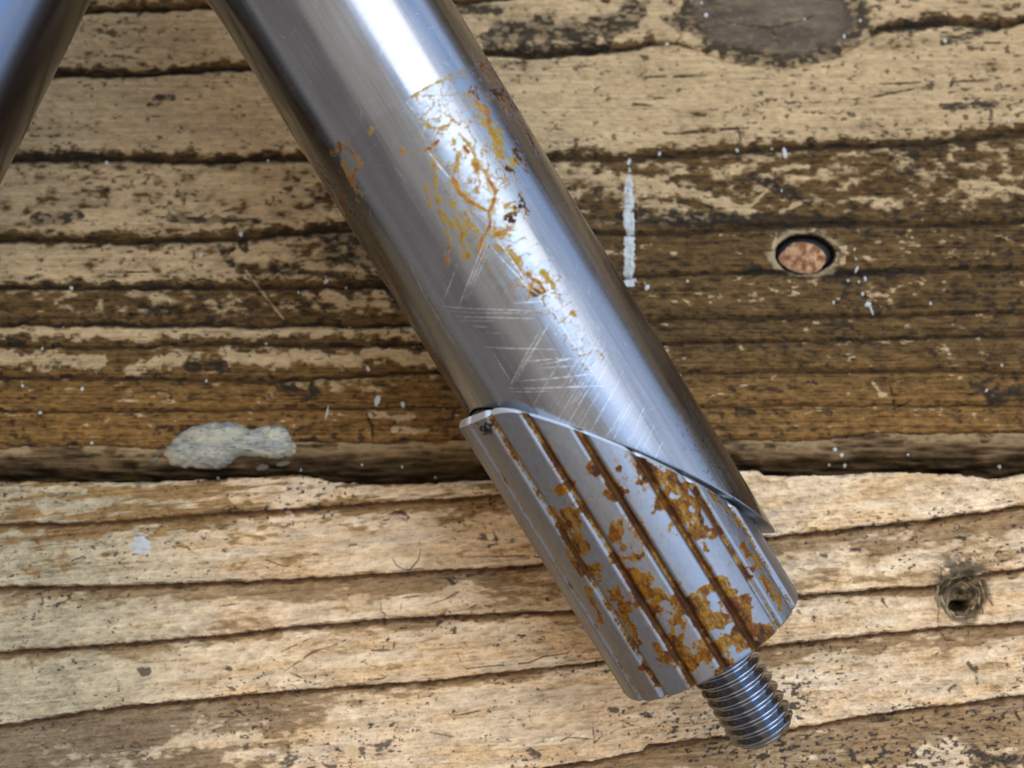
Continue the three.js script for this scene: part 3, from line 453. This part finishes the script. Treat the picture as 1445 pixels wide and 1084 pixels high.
const smin = (a, b, k) => { const h = Math.max(k - Math.abs(a - b), 0) / k; return Math.min(a, b) - h * h * k * 0.25; };
function shaftR(th, s) {
  if (s > -40) return R;
  const sx = Math.sin(th), sy = Math.cos(th); let r = R;
  for (let k = 0; k < 40; k++) { const d = smin(r - R, sdExt(r * sx, r * sy, s), 15); if (d >= -1e-4 || r > R + 5) break; r += Math.max(0.005, -d * 0.7); }
  return Math.min(r, R + 5);
}
// --- finish of the quill
const QW = 1536, QH = 2048, QS0 = -62, QS1 = 34;                          // u: angle -180..180, v: mm along the axis
const qm = () => mask(QW, QH, -180 * R * rad, QS0, 180 * R * rad, QS1, 1.9);
const ang = (a) => a.map((v, i) => (i % 2 ? v : v * rad * R));            // degrees round -> mm round
const rustD = qm(), rustO = qm(), rustY = qm(), scr = qm(), film = qm();
for (const [s, w] of [
  [[4.1, -25.6, 7.6, -25.6], 0.22], [[-0.6, -25.5, 1.8, -25.4], 0.2], [[4.4, -21.7, 2.6, -19.9, 5.3, -18.6, 7.8, -17.8, 10.9, -16.9], 0.24], [[10.9, -16.9, 16.9, -17.7, 20.4, -18.4, 19.7, -19.5, 19.9, -20.7, 17.6, -21.9], 0.22], [[17.6, -21.9, 16.7, -21.1], 0.3],
  [[10.3, -17, 9.2, -16.1, 6.2, -15.4, 0.5, -15, -3.5, -14.3], 0.2], [[7.5, -14.6, 10.8, -14.4, 15.8, -14.4], 0.26], [[10.9, -9.5, 11.7, -8.7, 13.8, -8.1], 0.28], [[13.8, -8.1, 14, -7, 8.8, -7.2], 0.2], [[11.7, -8.7, 7, -7.8], 0.2],
  [[-47.4, -30.6, -38.3, -30.4], 0.3], [[-38.3, -30.4, -35.5, -29, -35, -27.8, -38.5, -27.7], 0.22], [[-46.5, -29, -48.2, -27, -40.3, -27.7], 0.26], [[-48.2, -27, -48.4, -25.8], 0.3], [[-12, -26.7, -10.9, -26.5], 0.2], [[4, -21.5, 3.8, -21.1], 0.3], [[17.6, -23.7, 18.1, -23.1], 0.2],
  [[41.6, -26.4, 39.6, -24.8], 0.55], [[38.1, -27.5, 40.1, -26.3], 0.35], [[41.4, -23.9, 43.6, -23.4], 0.25], [[-28.6, -14.2, -22.4, -15.1, -26.5, -15.1], 0.01], [[-17.1, -15.9, -23, -14.7], 0.18],
]) { stroke(rustO, ang(s), w * 0.95, 1, 0.8); stroke(rustY, ang(s), w * 2.0, 0.55, 2.0); }
for (const [s, w] of [
  [[7.3, -27.9, 7.7, -27.2, 11.8, -26.6, 16.5, -26.4, 20.9, -26.7], 0.2], [[1, -24.4, -6.7, -21.7, -11.6, -19.4, -13.4, -17.5, -17.1, -15.9], 0.2], [[-2.8, -19.4, -5.7, -17.9, -7.3, -16.4, -10.9, -15.6], 0.26], [[-2.2, -18.3, -2.3, -16.6, -0.1, -15.9], 0.2], [[-0.4, -16.4, -0.6, -18.1], 0.2],
  [[-9.3, -15.8, -11.1, -14.1], 0.4], [[14.3, -24.7, 11.9, -23.3, 4.4, -21.7], 0.2], [[20.3, -24.5, 20.6, -23.2, 19.8, -22], 0.2], [[38.2, -24.8, 37.4, -23.3, 35.5, -21.6], 0.7], [[36.5, -23.8, 38.3, -24.5], 0.6], [[33.5, -22, 35.1, -20.1], 0.5], [[34.2, -19.4, 44.9, -20.1], 0.4],
  [[21.3, -16.4, 22.6, -15.7], 0.4], [[4.9, -13.7, 6.7, -12.6], 0.2], [[18.1, -8.8, 20, -7.3], 0.3], [[8.3, -12, 9.2, -10.2], 0.3], [[4, -9.6, 10.9, -9.5], 0.2], [[20.2, -3.9, 21.6, -3.3], 0.2],
  [[7.6, -30.7, 20, -30.7, 35.5, -30.7, 44, -30.5], 0.1], [[-21.2, -30, -12.9, -30], 0.16], [[-10.1, -22.6, -14.1, -20.5], 0.18], [[-10, -19.2, -9.2, -17.4], 0.15],
]) { stroke(rustY, ang(s), w * 1.4, 1, 1.5); stroke(rustO, ang(s), w * 0.4, 0.6, 1.6); }
for (const [s, w] of [
  [[60.1, -29.4, 58.7, -27.2, 70.1, -26.1], 0.7], [[69.4, -30, 77.8, -28.5, 77.9, -26.9, 77.3, -25.2], 0.6], [[64.8, -27.2, 67.5, -25.3, 66.3, -24], 0.35], [[41.4, -29.1, 41.2, -27.7], 0.16], [[40.1, -28.5, 44, -28.6], 0.16], [[31.6, -17.1, 30, -16, 19.9, -15.2, 17.5, -15.3], 0.18], [[29.9, -16.1, 29.2, -14.8], 0.14],
  [[46.6, -21, 43.4, -19.3], 0.3], [[32.2, -20, 35, -19.3], 0.16], [[-67.7, -30.7, -64.2, -29.1], 0.2], [[-68.9, -27.1, -66.9, -25.6, -64.1, -24.7], 0.5], [[-69.8, -29.7, -67.9, -27.8], 0.14], [[-47.4, -30.6, -42, -30.6], 0.2], [[8.3, -7.6, 9.7, -7], 0.14], [[68.5, -23.5, 68.1, -22.5, 72.4, -21.7], 0.3], [[81.8, -25.7, 66, -21.8, 62, -19.8], 0.2],
]) stroke(rustD, ang(s), w * 2.1, 1, 1.7);
for (const [s, w] of [
  [[-41.6, -17.3, -44.8, -14.9, -46.4, -12.7, -46.7, -7.3], 0.05], [[0.1, -25.3, 1.2, -23.4, 2.7, -21.5], 0.09], [[-39.5, -11.3, -16.2, -8.5, 2.6, -6.1], 0.07], [[-38.2, -10.6, -13.9, -7.8, 0.4, -6.1], 0.05], [[-36.2, -9.8, -15.3, -7.4, 2.1, -5.2], 0.06], [[-35.6, -9.2, -16.1, -7.1], 0.04],
  [[-30.3, -5.5, -11.2, -3.2, 3.9, -1.3], 0.06], [[-30, -0.6, -13.8, -2.4, 1.8, -4.1], 0.05], [[-28, -0.8, -7.9, -2.6, 10.2, -4.4], 0.06], [[-27.2, -0.6, -6.1, -2.6], 0.04], [[-39.3, -11.4, -28.1, -12.7, -17.6, -14.1], 0.04], [[-31.4, -10.2, -14.6, -12.4, -0.2, -14.5], 0.07], [[-25.3, -10.6, 1.5, -14.2], 0.06], [[-24.1, -10.4, 0.7, -13.7], 0.04],
  [[-27.4, -4.5, -27.5, -1], 0.05], [[-30.5, -0.5, -9.3, 1.7, 14.5, 4.3], 0.07], [[-25.7, -0.9, -6.7, 0.9, 12.3, 2.6], 0.06], [[-13.2, -1.9, -1.4, -0.8], 0.08], [[-0.1, -0.8, 1.6, -0.3, 7.3, 0.1], 0.06], [[-9.3, -1, 8.5, 0.3], 0.05], [[-11.9, -0.9, 7, 1], 0.04], [[-32.6, -0.3, -10.1, 2], 0.05],
  [[1.7, -14, 7.4, -8.3, 12.2, -6.1], 0.05], [[6.8, -14.3, 8.4, -8.6], 0.06], [[12.4, -4.4, 12.3, -2.2, 13.6, 4.3], 0.04], [[-3.4, -7.7, 11.5, -6.2], 0.05], [[-26.7, -6.8, -13.3, -5.3], 0.03], [[-29.9, -8, -21.5, -6.9], 0.04],
]) stroke(scr, ang(s), w, 0.9, 0.25, true);
for (let i = 0; i < 38; i++) {                                             // fan of fine scratches towards the cut
  const a = rnd(), b = rnd(), x = 12 + 16 * a, s = 3 + 12 * b - 4 * (1 - a), len = 1 + 3.2 * rnd(), th = (x - 17) * 0.42;
  stroke(scr, [th - len, s + len * 0.55, th, s, th + len, s - len * 0.5], 0.03 + 0.03 * rnd(), 0.2 + 0.45 * rnd(), 0.5, true);
}
for (let i = 0; i < 140; i++) { const th = (rnd() - 0.5) * 26, s = -50 + 80 * rnd(), a = rnd() * 6.3, len = 0.4 + 2.2 * rnd() ** 2; stroke(scr, [th, s, th + Math.cos(a) * len, s + Math.sin(a) * len], 0.025 + 0.02 * rnd(), 0.2 + 0.35 * rnd(), 0.2, true); }
for (const [s, w] of [[[17.8, -28.5, 10.3, -23.5, 4.1, -17.5, 6.3, -11.4, 14.6, -7.1], 3.4], [[31.6, -29.7, 30.5, -23.9, 22.7, -16.3], 2.6], [[3.9, -13.4, 15.9, -6.1, 16.1, 0.8], 1.7]]) stroke(film, ang(s), w, 1, 0.7);
const tapeS = [16.5, -30.7][1], sample = (M, o) => M.a[o];
const quillTex = (() => {
  const col = new Uint8Array(QW * QH * 4), orm = new Uint8Array(QW * QH * 4), bmp = new Float32Array(QW * QH * 4);
  for (let j = 0; j < QH; j++) {
    const s = QS0 + (j + 0.5) / QH * (QS1 - QS0);
    for (let i = 0; i < QW; i++) {
      const th = ((i + 0.5) / QW - 0.5) * 360 * rad * R, o = j * QW + i;
      const aged = sst(-0.15, 0.15, s - tapeS), fineB = vn(th * 2.2, s * 26), fineC = fbm(th * 0.5 + 3, s * 7, 3), cloudy = fbm(th * 0.25 + 9, s * 0.25, 4), mot = fbm(th * 1.4 + 2, s * 1.4 + 8, 4);
      const draw = fbm(th * 6.5 + 2, s * 0.10, 3) - 0.5, smear = fbm(th * 0.9 + 60, s * 0.16 + th * 0.1, 4) - 0.5; let v = (1 + 0.30 * draw + 0.25 * smear) * mix(0.30, 0.275, aged * (0.5 + cloudy * 0.8)) * (0.95 + 0.1 * fineB) * (0.94 + 0.12 * cloudy);  // oxidised below the clamp line; the darker tone also imitates a dark reflection
      let r = v, g = v * 0.985, b = v * 0.985;
      const fl = film.a[o] * aged * sst(0.36, 0.58, mot + 0.15 * (fineC - 0.5)), w2 = fbm(th * 0.75 + 70, s * 0.75 + 3, 4), web = film.a[o] * aged * Math.max((1 - sst(0.0, 0.028, Math.abs(mot - 0.5))) * sst(0.4, 0.6, cloudy + 0.1) * 0.7, (1 - sst(0.006, 0.034, Math.abs(w2 - 0.5)))) * sst(0.32, 0.5, fineC * 0.4 + mot * 0.6);
      r = mix(r, 0.26, fl * 0.28); g = mix(g, 0.37, fl * 0.28); b = mix(b, 0.41, fl * 0.28);
      r = mix(r, 0.34, web); g = mix(g, 0.16, web); b = mix(b, 0.008, web);
      let met = 1, rough = mix(0.20, 0.25, aged) + 0.10 * (fineC - 0.5) + 0.07 * fl + 0.08 * (cloudy - 0.5) + 0.16 * draw + 0.14 * smear, hb = 0.0012 * draw + 0.0006 * (fineB - 0.5);
      const mo2 = fbm(th * 3.2 + 12, s * 3.2, 3), yy = cl(rustY.a[o] * 0.85 * sst(0.22, 0.46, mo2)), oo = rustO.a[o] * (0.55 + 0.45 * sst(0.34, 0.5, mo2)), dd = rustD.a[o] * sst(0.28, 0.46, mo2);
      r = mix(r, 0.36, yy); g = mix(g, 0.220, yy); b = mix(b, 0.012, yy);
      r = mix(r, 0.36 + 0.5 * (mot - 0.5), oo); g = mix(g, 0.130 + 0.34 * (mot - 0.5), oo); b = mix(b, 0.004, oo);
      const dt = sst(0.4, 0.65, mot); r = mix(r, mix(0.045, 0.17, dt), dd); g = mix(g, mix(0.018, 0.065, dt), dd); b = mix(b, mix(0.007, 0.01, dt), dd);
      const rs = Math.max(yy * 0.75, oo, dd, web * 0.7); met = 1 - rs * 0.9; rough = mix(rough, 0.62, rs); hb += 0.02 * rs * (0.6 + 0.8 * (fineC - 0.2));
      const sc = scr.a[o] * (0.35 + 0.65 * sst(0.36, 0.56, fineC)); r = mix(r, 0.80, sc); g = mix(g, 0.78, sc); b = mix(b, 0.75, sc); rough = mix(rough, 0.5, sc); hb -= 0.012 * sc;
      const pitS = sst(0.72, 0.78, fbm(th * 3.1 + 40, s * 3.1, 2)) * sst(6, 16, s) * sst(6, 9, th) * (1 - sst(10, 12, th)); r *= 1 - 0.7 * pitS; g *= 1 - 0.7 * pitS; b *= 1 - 0.7 * pitS; hb -= 0.006 * pitS;
      col[o * 4] = s8(r); col[o * 4 + 1] = s8(g); col[o * 4 + 2] = s8(b); col[o * 4 + 3] = 255;
      orm[o * 4] = 255; orm[o * 4 + 1] = Math.round(255 * cl(rough)); orm[o * 4 + 2] = Math.round(255 * cl(met)); orm[o * 4 + 3] = 255;
      bmp[o * 4] = bmp[o * 4 + 1] = bmp[o * 4 + 2] = 0.5 + hb; bmp[o * 4 + 3] = 1;
    }
  }
  return { map: dataTex(col, QW, QH, true), orm: dataTex(orm, QW, QH), bump: dataTex(bmp, QW, QH) };
})();
const quillMat = new THREE.MeshPhysicalMaterial({ map: quillTex.map, roughnessMap: quillTex.orm, metalnessMap: quillTex.orm, bumpMap: quillTex.bump, bumpScale: 1 * MM, roughness: 1, metalness: 1, specularIntensity: 0.3 });
const plainSteel = new THREE.MeshPhysicalMaterial({ color: new THREE.Color().setRGB(0.19, 0.19, 0.20), roughness: 0.22, metalness: 1 });
{
  const nu = 240, rows = []; for (let s = SJ - 11; s < -40; s += 0.8) rows.push(s);
  const n0 = rows.length, n1 = 70, geo = gridGeo(nu, n0 + n1 + 3, (i, j) => {
    const th = (i / nu - 0.5) * 2 * Math.PI, sx = Math.sin(th), sy = Math.cos(th); let s, r;
    const end = tipAt(R * sx, R * sy);
    if (j < n0) { s = rows[j]; r = shaftR(th, s); if (s < SJ) r = Math.min(r, Math.sqrt(Math.max(0.01, 121.2 - (s - SJ) ** 2)) * R / 11); }
    else if (j <= n0 + n1) { s = mix(-40, end - 0.25, (j - n0) / n1); r = R; }
    else { const k = j - n0 - n1; s = end - 0.25 + 0.25 * Math.sin(k / 3 * Math.PI / 2); r = R - 0.12 * (1 - Math.cos(k / 3 * Math.PI / 2)); }
    return [r * sx, r * sy, s, i / nu, (s - QS0) / (QS1 - QS0)];
  }, true);
  const shaft = place(mesh('quill_shaft', geo, quillMat, stem)); shaft.userData.label = 'round polished shaft with scratches and rust below an old clamp line';
  // the slanted cut face with its bolt bore
  const face = gridGeo(96, 6, (i, j) => { const th = (i / 96 - 0.5) * 2 * Math.PI, r = mix(R - 0.12, 4.4, j / 6), x = r * Math.sin(th), y = r * Math.cos(th); return [x, y, j === 6 ? tipAt(x, y) - 6 : tipAt(x, y), i / 96, j / 6]; }, true);
  mesh('cut_face', face, new THREE.MeshPhysicalMaterial({ color: new THREE.Color().setRGB(0.3, 0.29, 0.27), roughness: 0.42, metalness: 1 }), shaft);
  // the extension that leads to the handlebar clamp
  const len = 96, ext = gridGeo(96, 60, (i, j) => {
    const a = i / 96 * 2 * Math.PI, t = j / 60 * (len + 11), r = (t < len ? 10.6 : Math.sqrt(Math.max(0.01, 10.6 ** 2 - ((t - len) * 10.6 / 11) ** 2)));
    return [Math.cos(a) * r, Math.sin(a) * r, t, i / 96, t / 110];
  }, true);
  const e = mesh('extension', ext, plainSteel, stem); place(e);
  const q = new THREE.Quaternion().setFromUnitVectors(new THREE.Vector3(0, 0, 1), eDir);
  e.position.add(new THREE.Vector3(0, 0, SJ * MM).applyMatrix4(basis)); e.quaternion.multiply(q);
  e.userData.label = 'plain tube running off from the top of the shaft';
}
// --- the wedge: a fluted slug with the same slant, slid a little to one side
const WO = [-1.50, 0.85], SE = 36.05, NG = 18, G0 = -2 * rad;
const VW = 1536, VH = 1024, VS0 = -2, VS1 = 37;
const wedgeR = (th) => {
  const per = 2 * Math.PI / NG; let d = ((th - G0) / per) % 1; if (d < 0) d += 1; d = (d > 0.5 ? d - 1 : d) * per * R;      // mm from the groove's centre
  const a = Math.abs(d); return R - 0.05 - 0.52 * (1 - sst(0.08, 0.55, a)) + 0.02 * (a > 0.55 ? 1 : 0);
};
const wr = mask(VW, VH, -180 * R * rad, VS0, 180 * R * rad, VS1, 0.9), ws = mask(VW, VH, -180 * R * rad, VS0, 180 * R * rad, VS1, 2.2);
for (const [s, w] of [
  [[-1.4, 11.3, -4.7, 13.5, -3.5, 14.5], 0.9], [[-27.4, 11.1, -28.7, 13.6, -37.4, 18.1, -35.3, 21.8, -33.3, 25.4], 0.9], [[20.7, 12.3, 22.6, 16, 22.7, 19.5, 30.5, 21.8], 1.3], [[29.5, 17.7, 32.1, 20.6, 25.1, 22.4], 1.0], [[-19.8, 21.4, -13.4, 26.4, -9.7, 29.4, -0.8, 32.2], 1.2],
  [[-5.7, 28.1, 3.2, 30.9, 14.2, 33.2], 1.6], [[-13.8, 30.7, -4.8, 33.5, 9.1, 34.8], 1.5], [[-24.8, 31.4, -18.7, 33.7], 0.9], [[13.2, 27.8, 22.8, 30.8, 21.1, 34.1], 1.1], [[47.7, 26.9, 47.4, 31.3, 48.3, 34.1], 0.8], [[-14.1, 16.8, -13.6, 19.4], 0.6], [[-38.5, 12.8, -52.8, 26.2], 0.4], [[47.2, 19.7, 52.5, 24.7], 0.35], [[25.1, 11.1, 22.7, 13.9], 0.4], [[-35.8, 26.1, -42.6, 33.7], 0.5], [[23.3, 33.6, 28.5, 35.1], 0.8],
]) stroke(wr, ang(s), w * 1.1, 1, 2.2);
stroke(ws, ang([-51.5, 1.6, -46.5, 2.1]), 0.55, 1, 1.2); stroke(ws, ang([-56.9, 2.2, -47, 2.7]), 0.14, 0.8, 1.0);
const wedgeTex = (() => {
  const col = new Uint8Array(VW * VH * 4), orm = new Uint8Array(VW * VH * 4), bmp = new Float32Array(VW * VH * 4);
  for (let j = 0; j < VH; j++) for (let i = 0; i < VW; i++) {
    const s = VS0 + (j + 0.5) / VH * (VS1 - VS0), a = ((i + 0.5) / VW - 0.5) * 2 * Math.PI, th = a * R, o = j * VW + i;
    const inG = sst(R - 0.12, R - 0.4, wedgeR(a)), edge = inG * (1 - inG) * 4, per = Math.round((a - G0) / (2 * Math.PI / NG));
    const n2 = fbm(th * 1.5 + 30, s * 0.62, 5), n3 = fbm(th * 4.0, s * 2.2 + 9, 4), fineB = vn(th * 3 + 3, s * 22), gn = fbm(per * 7.7 + 3, s * 0.22, 3), gn2 = fbm(per * 3.1 + 60, s * 0.8 + th * 0.4, 3);
    let v = 0.265 * (0.86 + 0.28 * n3) * (0.96 + 0.08 * fineB), r = v, g = v * 1.0, b = v * 1.02, rough = 0.42 + 0.16 * (n3 - 0.5), met = 1;
    const zone = wr.a[o], side = Math.exp(-Math.pow((a - 0.1) / 0.95, 2));
    // thin yellow film, then orange-brown rust, then dark scale; heaviest in the flutes
    let near = Math.abs(a - G0 - per * 2 * Math.PI / NG) * R - 0.5; near = Math.max(0, near); const gr = vn(th * 11, s * 11) * 0.6 + vn(th * 23, s * 23) * 0.4, wallL = sst(0, 0.9, edge) * side;
    const n4 = fbm(th * 8 + 5, s * 4.5 + 40, 3), base = n2 * 0.36 + n3 * 0.18 + n4 * 0.22 + gr * 0.12 - 0.02 + zone * 0.225 + 0.02 * side + inG * side * (0.22 + 0.5 * (gn - 0.42)) + wallL * 0.07 + 0.13 * side * Math.exp(-near / 0.5) * sst(0.4, 0.55, gn);
    const yel = cl(sst(0.45, 0.60, base) * (0.2 + 0.8 * Math.max(zone, inG)));
    const org = sst(0.53, 0.68, base + 0.08 * (gn2 - 0.5));
    const drk = (1 - 0.2 * inG) * sst(0.56, 0.72, base * 0.62 + gr * 0.14 + gn2 * 0.22 + wallL * 0.13 + inG * 0.04);
    r = mix(r, 0.30, yel * 0.9); g = mix(g, 0.165, yel * 0.9); b = mix(b, 0.004, yel * 0.9);
    const am = sst(0.4, 0.62, n3 * 0.5 + gn2 * 0.5); r = mix(r, mix(0.15, 0.35, am) + 0.22 * (gr - 0.5), org); g = mix(g, mix(0.040, 0.132, am) + 0.09 * (gr - 0.5), org); b = mix(b, 0.003, org);
    r = mix(r, 0.035, drk); g = mix(g, 0.013, drk); b = mix(b, 0.006, drk);
    const rs = Math.max(yel * 0.45, org, drk); met = 1 - 0.93 * rs; rough = mix(rough, 0.5, rs);
    const mk = ws.a[o] * sst(0.35, 0.5, n3); r = mix(r, 0.03, mk); g = mix(g, 0.03, mk); b = mix(b, 0.03, mk);
    col[o * 4] = s8(r); col[o * 4 + 1] = s8(g); col[o * 4 + 2] = s8(b); col[o * 4 + 3] = 255;
    orm[o * 4] = 255; orm[o * 4 + 1] = Math.round(255 * rough); orm[o * 4 + 2] = Math.round(255 * met); orm[o * 4 + 3] = 255;
    bmp[o * 4] = bmp[o * 4 + 1] = bmp[o * 4 + 2] = 0.5 + 0.002 * (fineB - 0.5) + 0.03 * rs * (0.4 + n3) - 0.03 * mk; bmp[o * 4 + 3] = 1;
  }
  return { map: dataTex(col, VW, VH, true), orm: dataTex(orm, VW, VH), bump: dataTex(bmp, VW, VH) };
})();
const wedgeMat = new THREE.MeshPhysicalMaterial({ map: wedgeTex.map, roughnessMap: wedgeTex.orm, metalnessMap: wedgeTex.orm, bumpMap: wedgeTex.bump, bumpScale: 1 * MM, roughness: 1, metalness: 1, specularIntensity: 0.3 });
const machined = new THREE.MeshPhysicalMaterial({ color: new THREE.Color().setRGB(0.95, 0.95, 0.95), roughness: 0.55, metalness: 1 });
{
  const nu = NG * 20, wcut = (x, y) => { const c = cutAt(x + WO[0], y + WO[1]) + 0.16, m = 0.0; return c > m + 2 ? c : m + 2 - 2 * Math.tanh((m + 2 - c) / 2.2); };
  const start = (th) => wcut(R * Math.sin(th), R * Math.cos(th)) + 0.75;
  const geo = gridGeo(nu, 84, (i, j) => {
    const th = (i / nu - 0.5) * 2 * Math.PI, r0 = wedgeR(th), a = start(th); let s, r = r0;
    if (j <= 80) s = mix(a, SE - 0.4, j / 80); else { const k = (j - 80) / 4 * Math.PI / 2; s = SE - 0.4 + 0.4 * Math.sin(k); r = r0 - 0.4 * (1 - Math.cos(k)); }
    return [r * Math.sin(th), r * Math.cos(th), s, i / nu, (s - VS0) / (VS1 - VS0)];
  }, true);
  const w = place(mesh('expander_wedge', geo, wedgeMat, stem), ...WO); w.userData.label = 'fluted wedge with orange rust in its grooves';
  // bright bevel round the slanted face, the face, and the flat end
  const bev = gridGeo(nu, 8, (i, j) => {
    const th = (i / nu - 0.5) * 2 * Math.PI, r0 = wedgeR(th), k = Math.min(1, j / 4), r = j <= 4 ? r0 - 0.55 * k : mix(r0 - 0.55, 2, (j - 4) / 4), x = r * Math.sin(th), y = r * Math.cos(th), s = j <= 4 ? mix(start(th), wcut(x, y), k) : wcut(x, y);
    return [x, y, s, i / nu, 0];
  }, true);
  { const ix = bev.index.array; for (let k = 0; k < ix.length; k += 3) { const t = ix[k]; ix[k] = ix[k + 1]; ix[k + 1] = t; } }
  const bevC = toCreasedNormals(bev, 0.6);
  mesh('bevelled_face', bevC, machined, w);
  const end = gridGeo(nu, 4, (i, j) => { const th = (i / nu - 0.5) * 2 * Math.PI, r = mix(wedgeR(th) - 0.4, 1, j / 4); return [r * Math.sin(th), r * Math.cos(th), SE, i / nu, 1]; }, true);
  mesh('end_face', end, plainSteel, w);
  // the expander bolt, its thread and its chamfered tip
  const pitch = 1.25, RB = 3.92, L0 = SE - 2, L1 = 48.2, nb = 96, nr = Math.round((L1 - L0) / pitch * 20);
  const prof = (f) => { f -= Math.floor(f); const t = Math.abs(f - 0.5) * 2; return 0.72 * (1 - sst(0.0, 1, 1 - Math.min(1, Math.max(0, (t - 0.08) / 0.84)))); };
  const bolt = gridGeo(nb, nr, (i, j) => {
    const th = (i / nb - 0.5) * 2 * Math.PI, s = mix(L0, L1, j / nr); let r = RB - 0.72 + prof(s / pitch - th / (2 * Math.PI) + 0.2);
    const cap = RB - 0.95 + (L1 - s) * 0.9; r = Math.min(r, cap);
    return [r * Math.sin(th), r * Math.cos(th), s, i / nb, s];
  }, true);
  const boltMat = new THREE.MeshPhysicalMaterial({ color: new THREE.Color().setRGB(0.27, 0.275, 0.29), roughness: 0.13, metalness: 1 });
  const b = place(mesh('bolt_thread', bolt, boltMat, stem), ...WO); b.userData.label = 'dark shiny threaded end of the expander bolt';
  const tip = gridGeo(64, 3, (i, j) => { const th = (i / 64 - 0.5) * 2 * Math.PI, r = mix(RB - 0.95, 0.01, j / 3); return [r * Math.sin(th), r * Math.cos(th), L1 + 0.25 * Math.sin(j / 3 * Math.PI / 2), 0, 0]; }, true);
  mesh('bolt_tip', tip, new THREE.MeshPhysicalMaterial({ color: new THREE.Color().setRGB(0.5, 0.48, 0.44), roughness: 0.4, metalness: 1 }), b);
}
renderer.render(scene, camera);
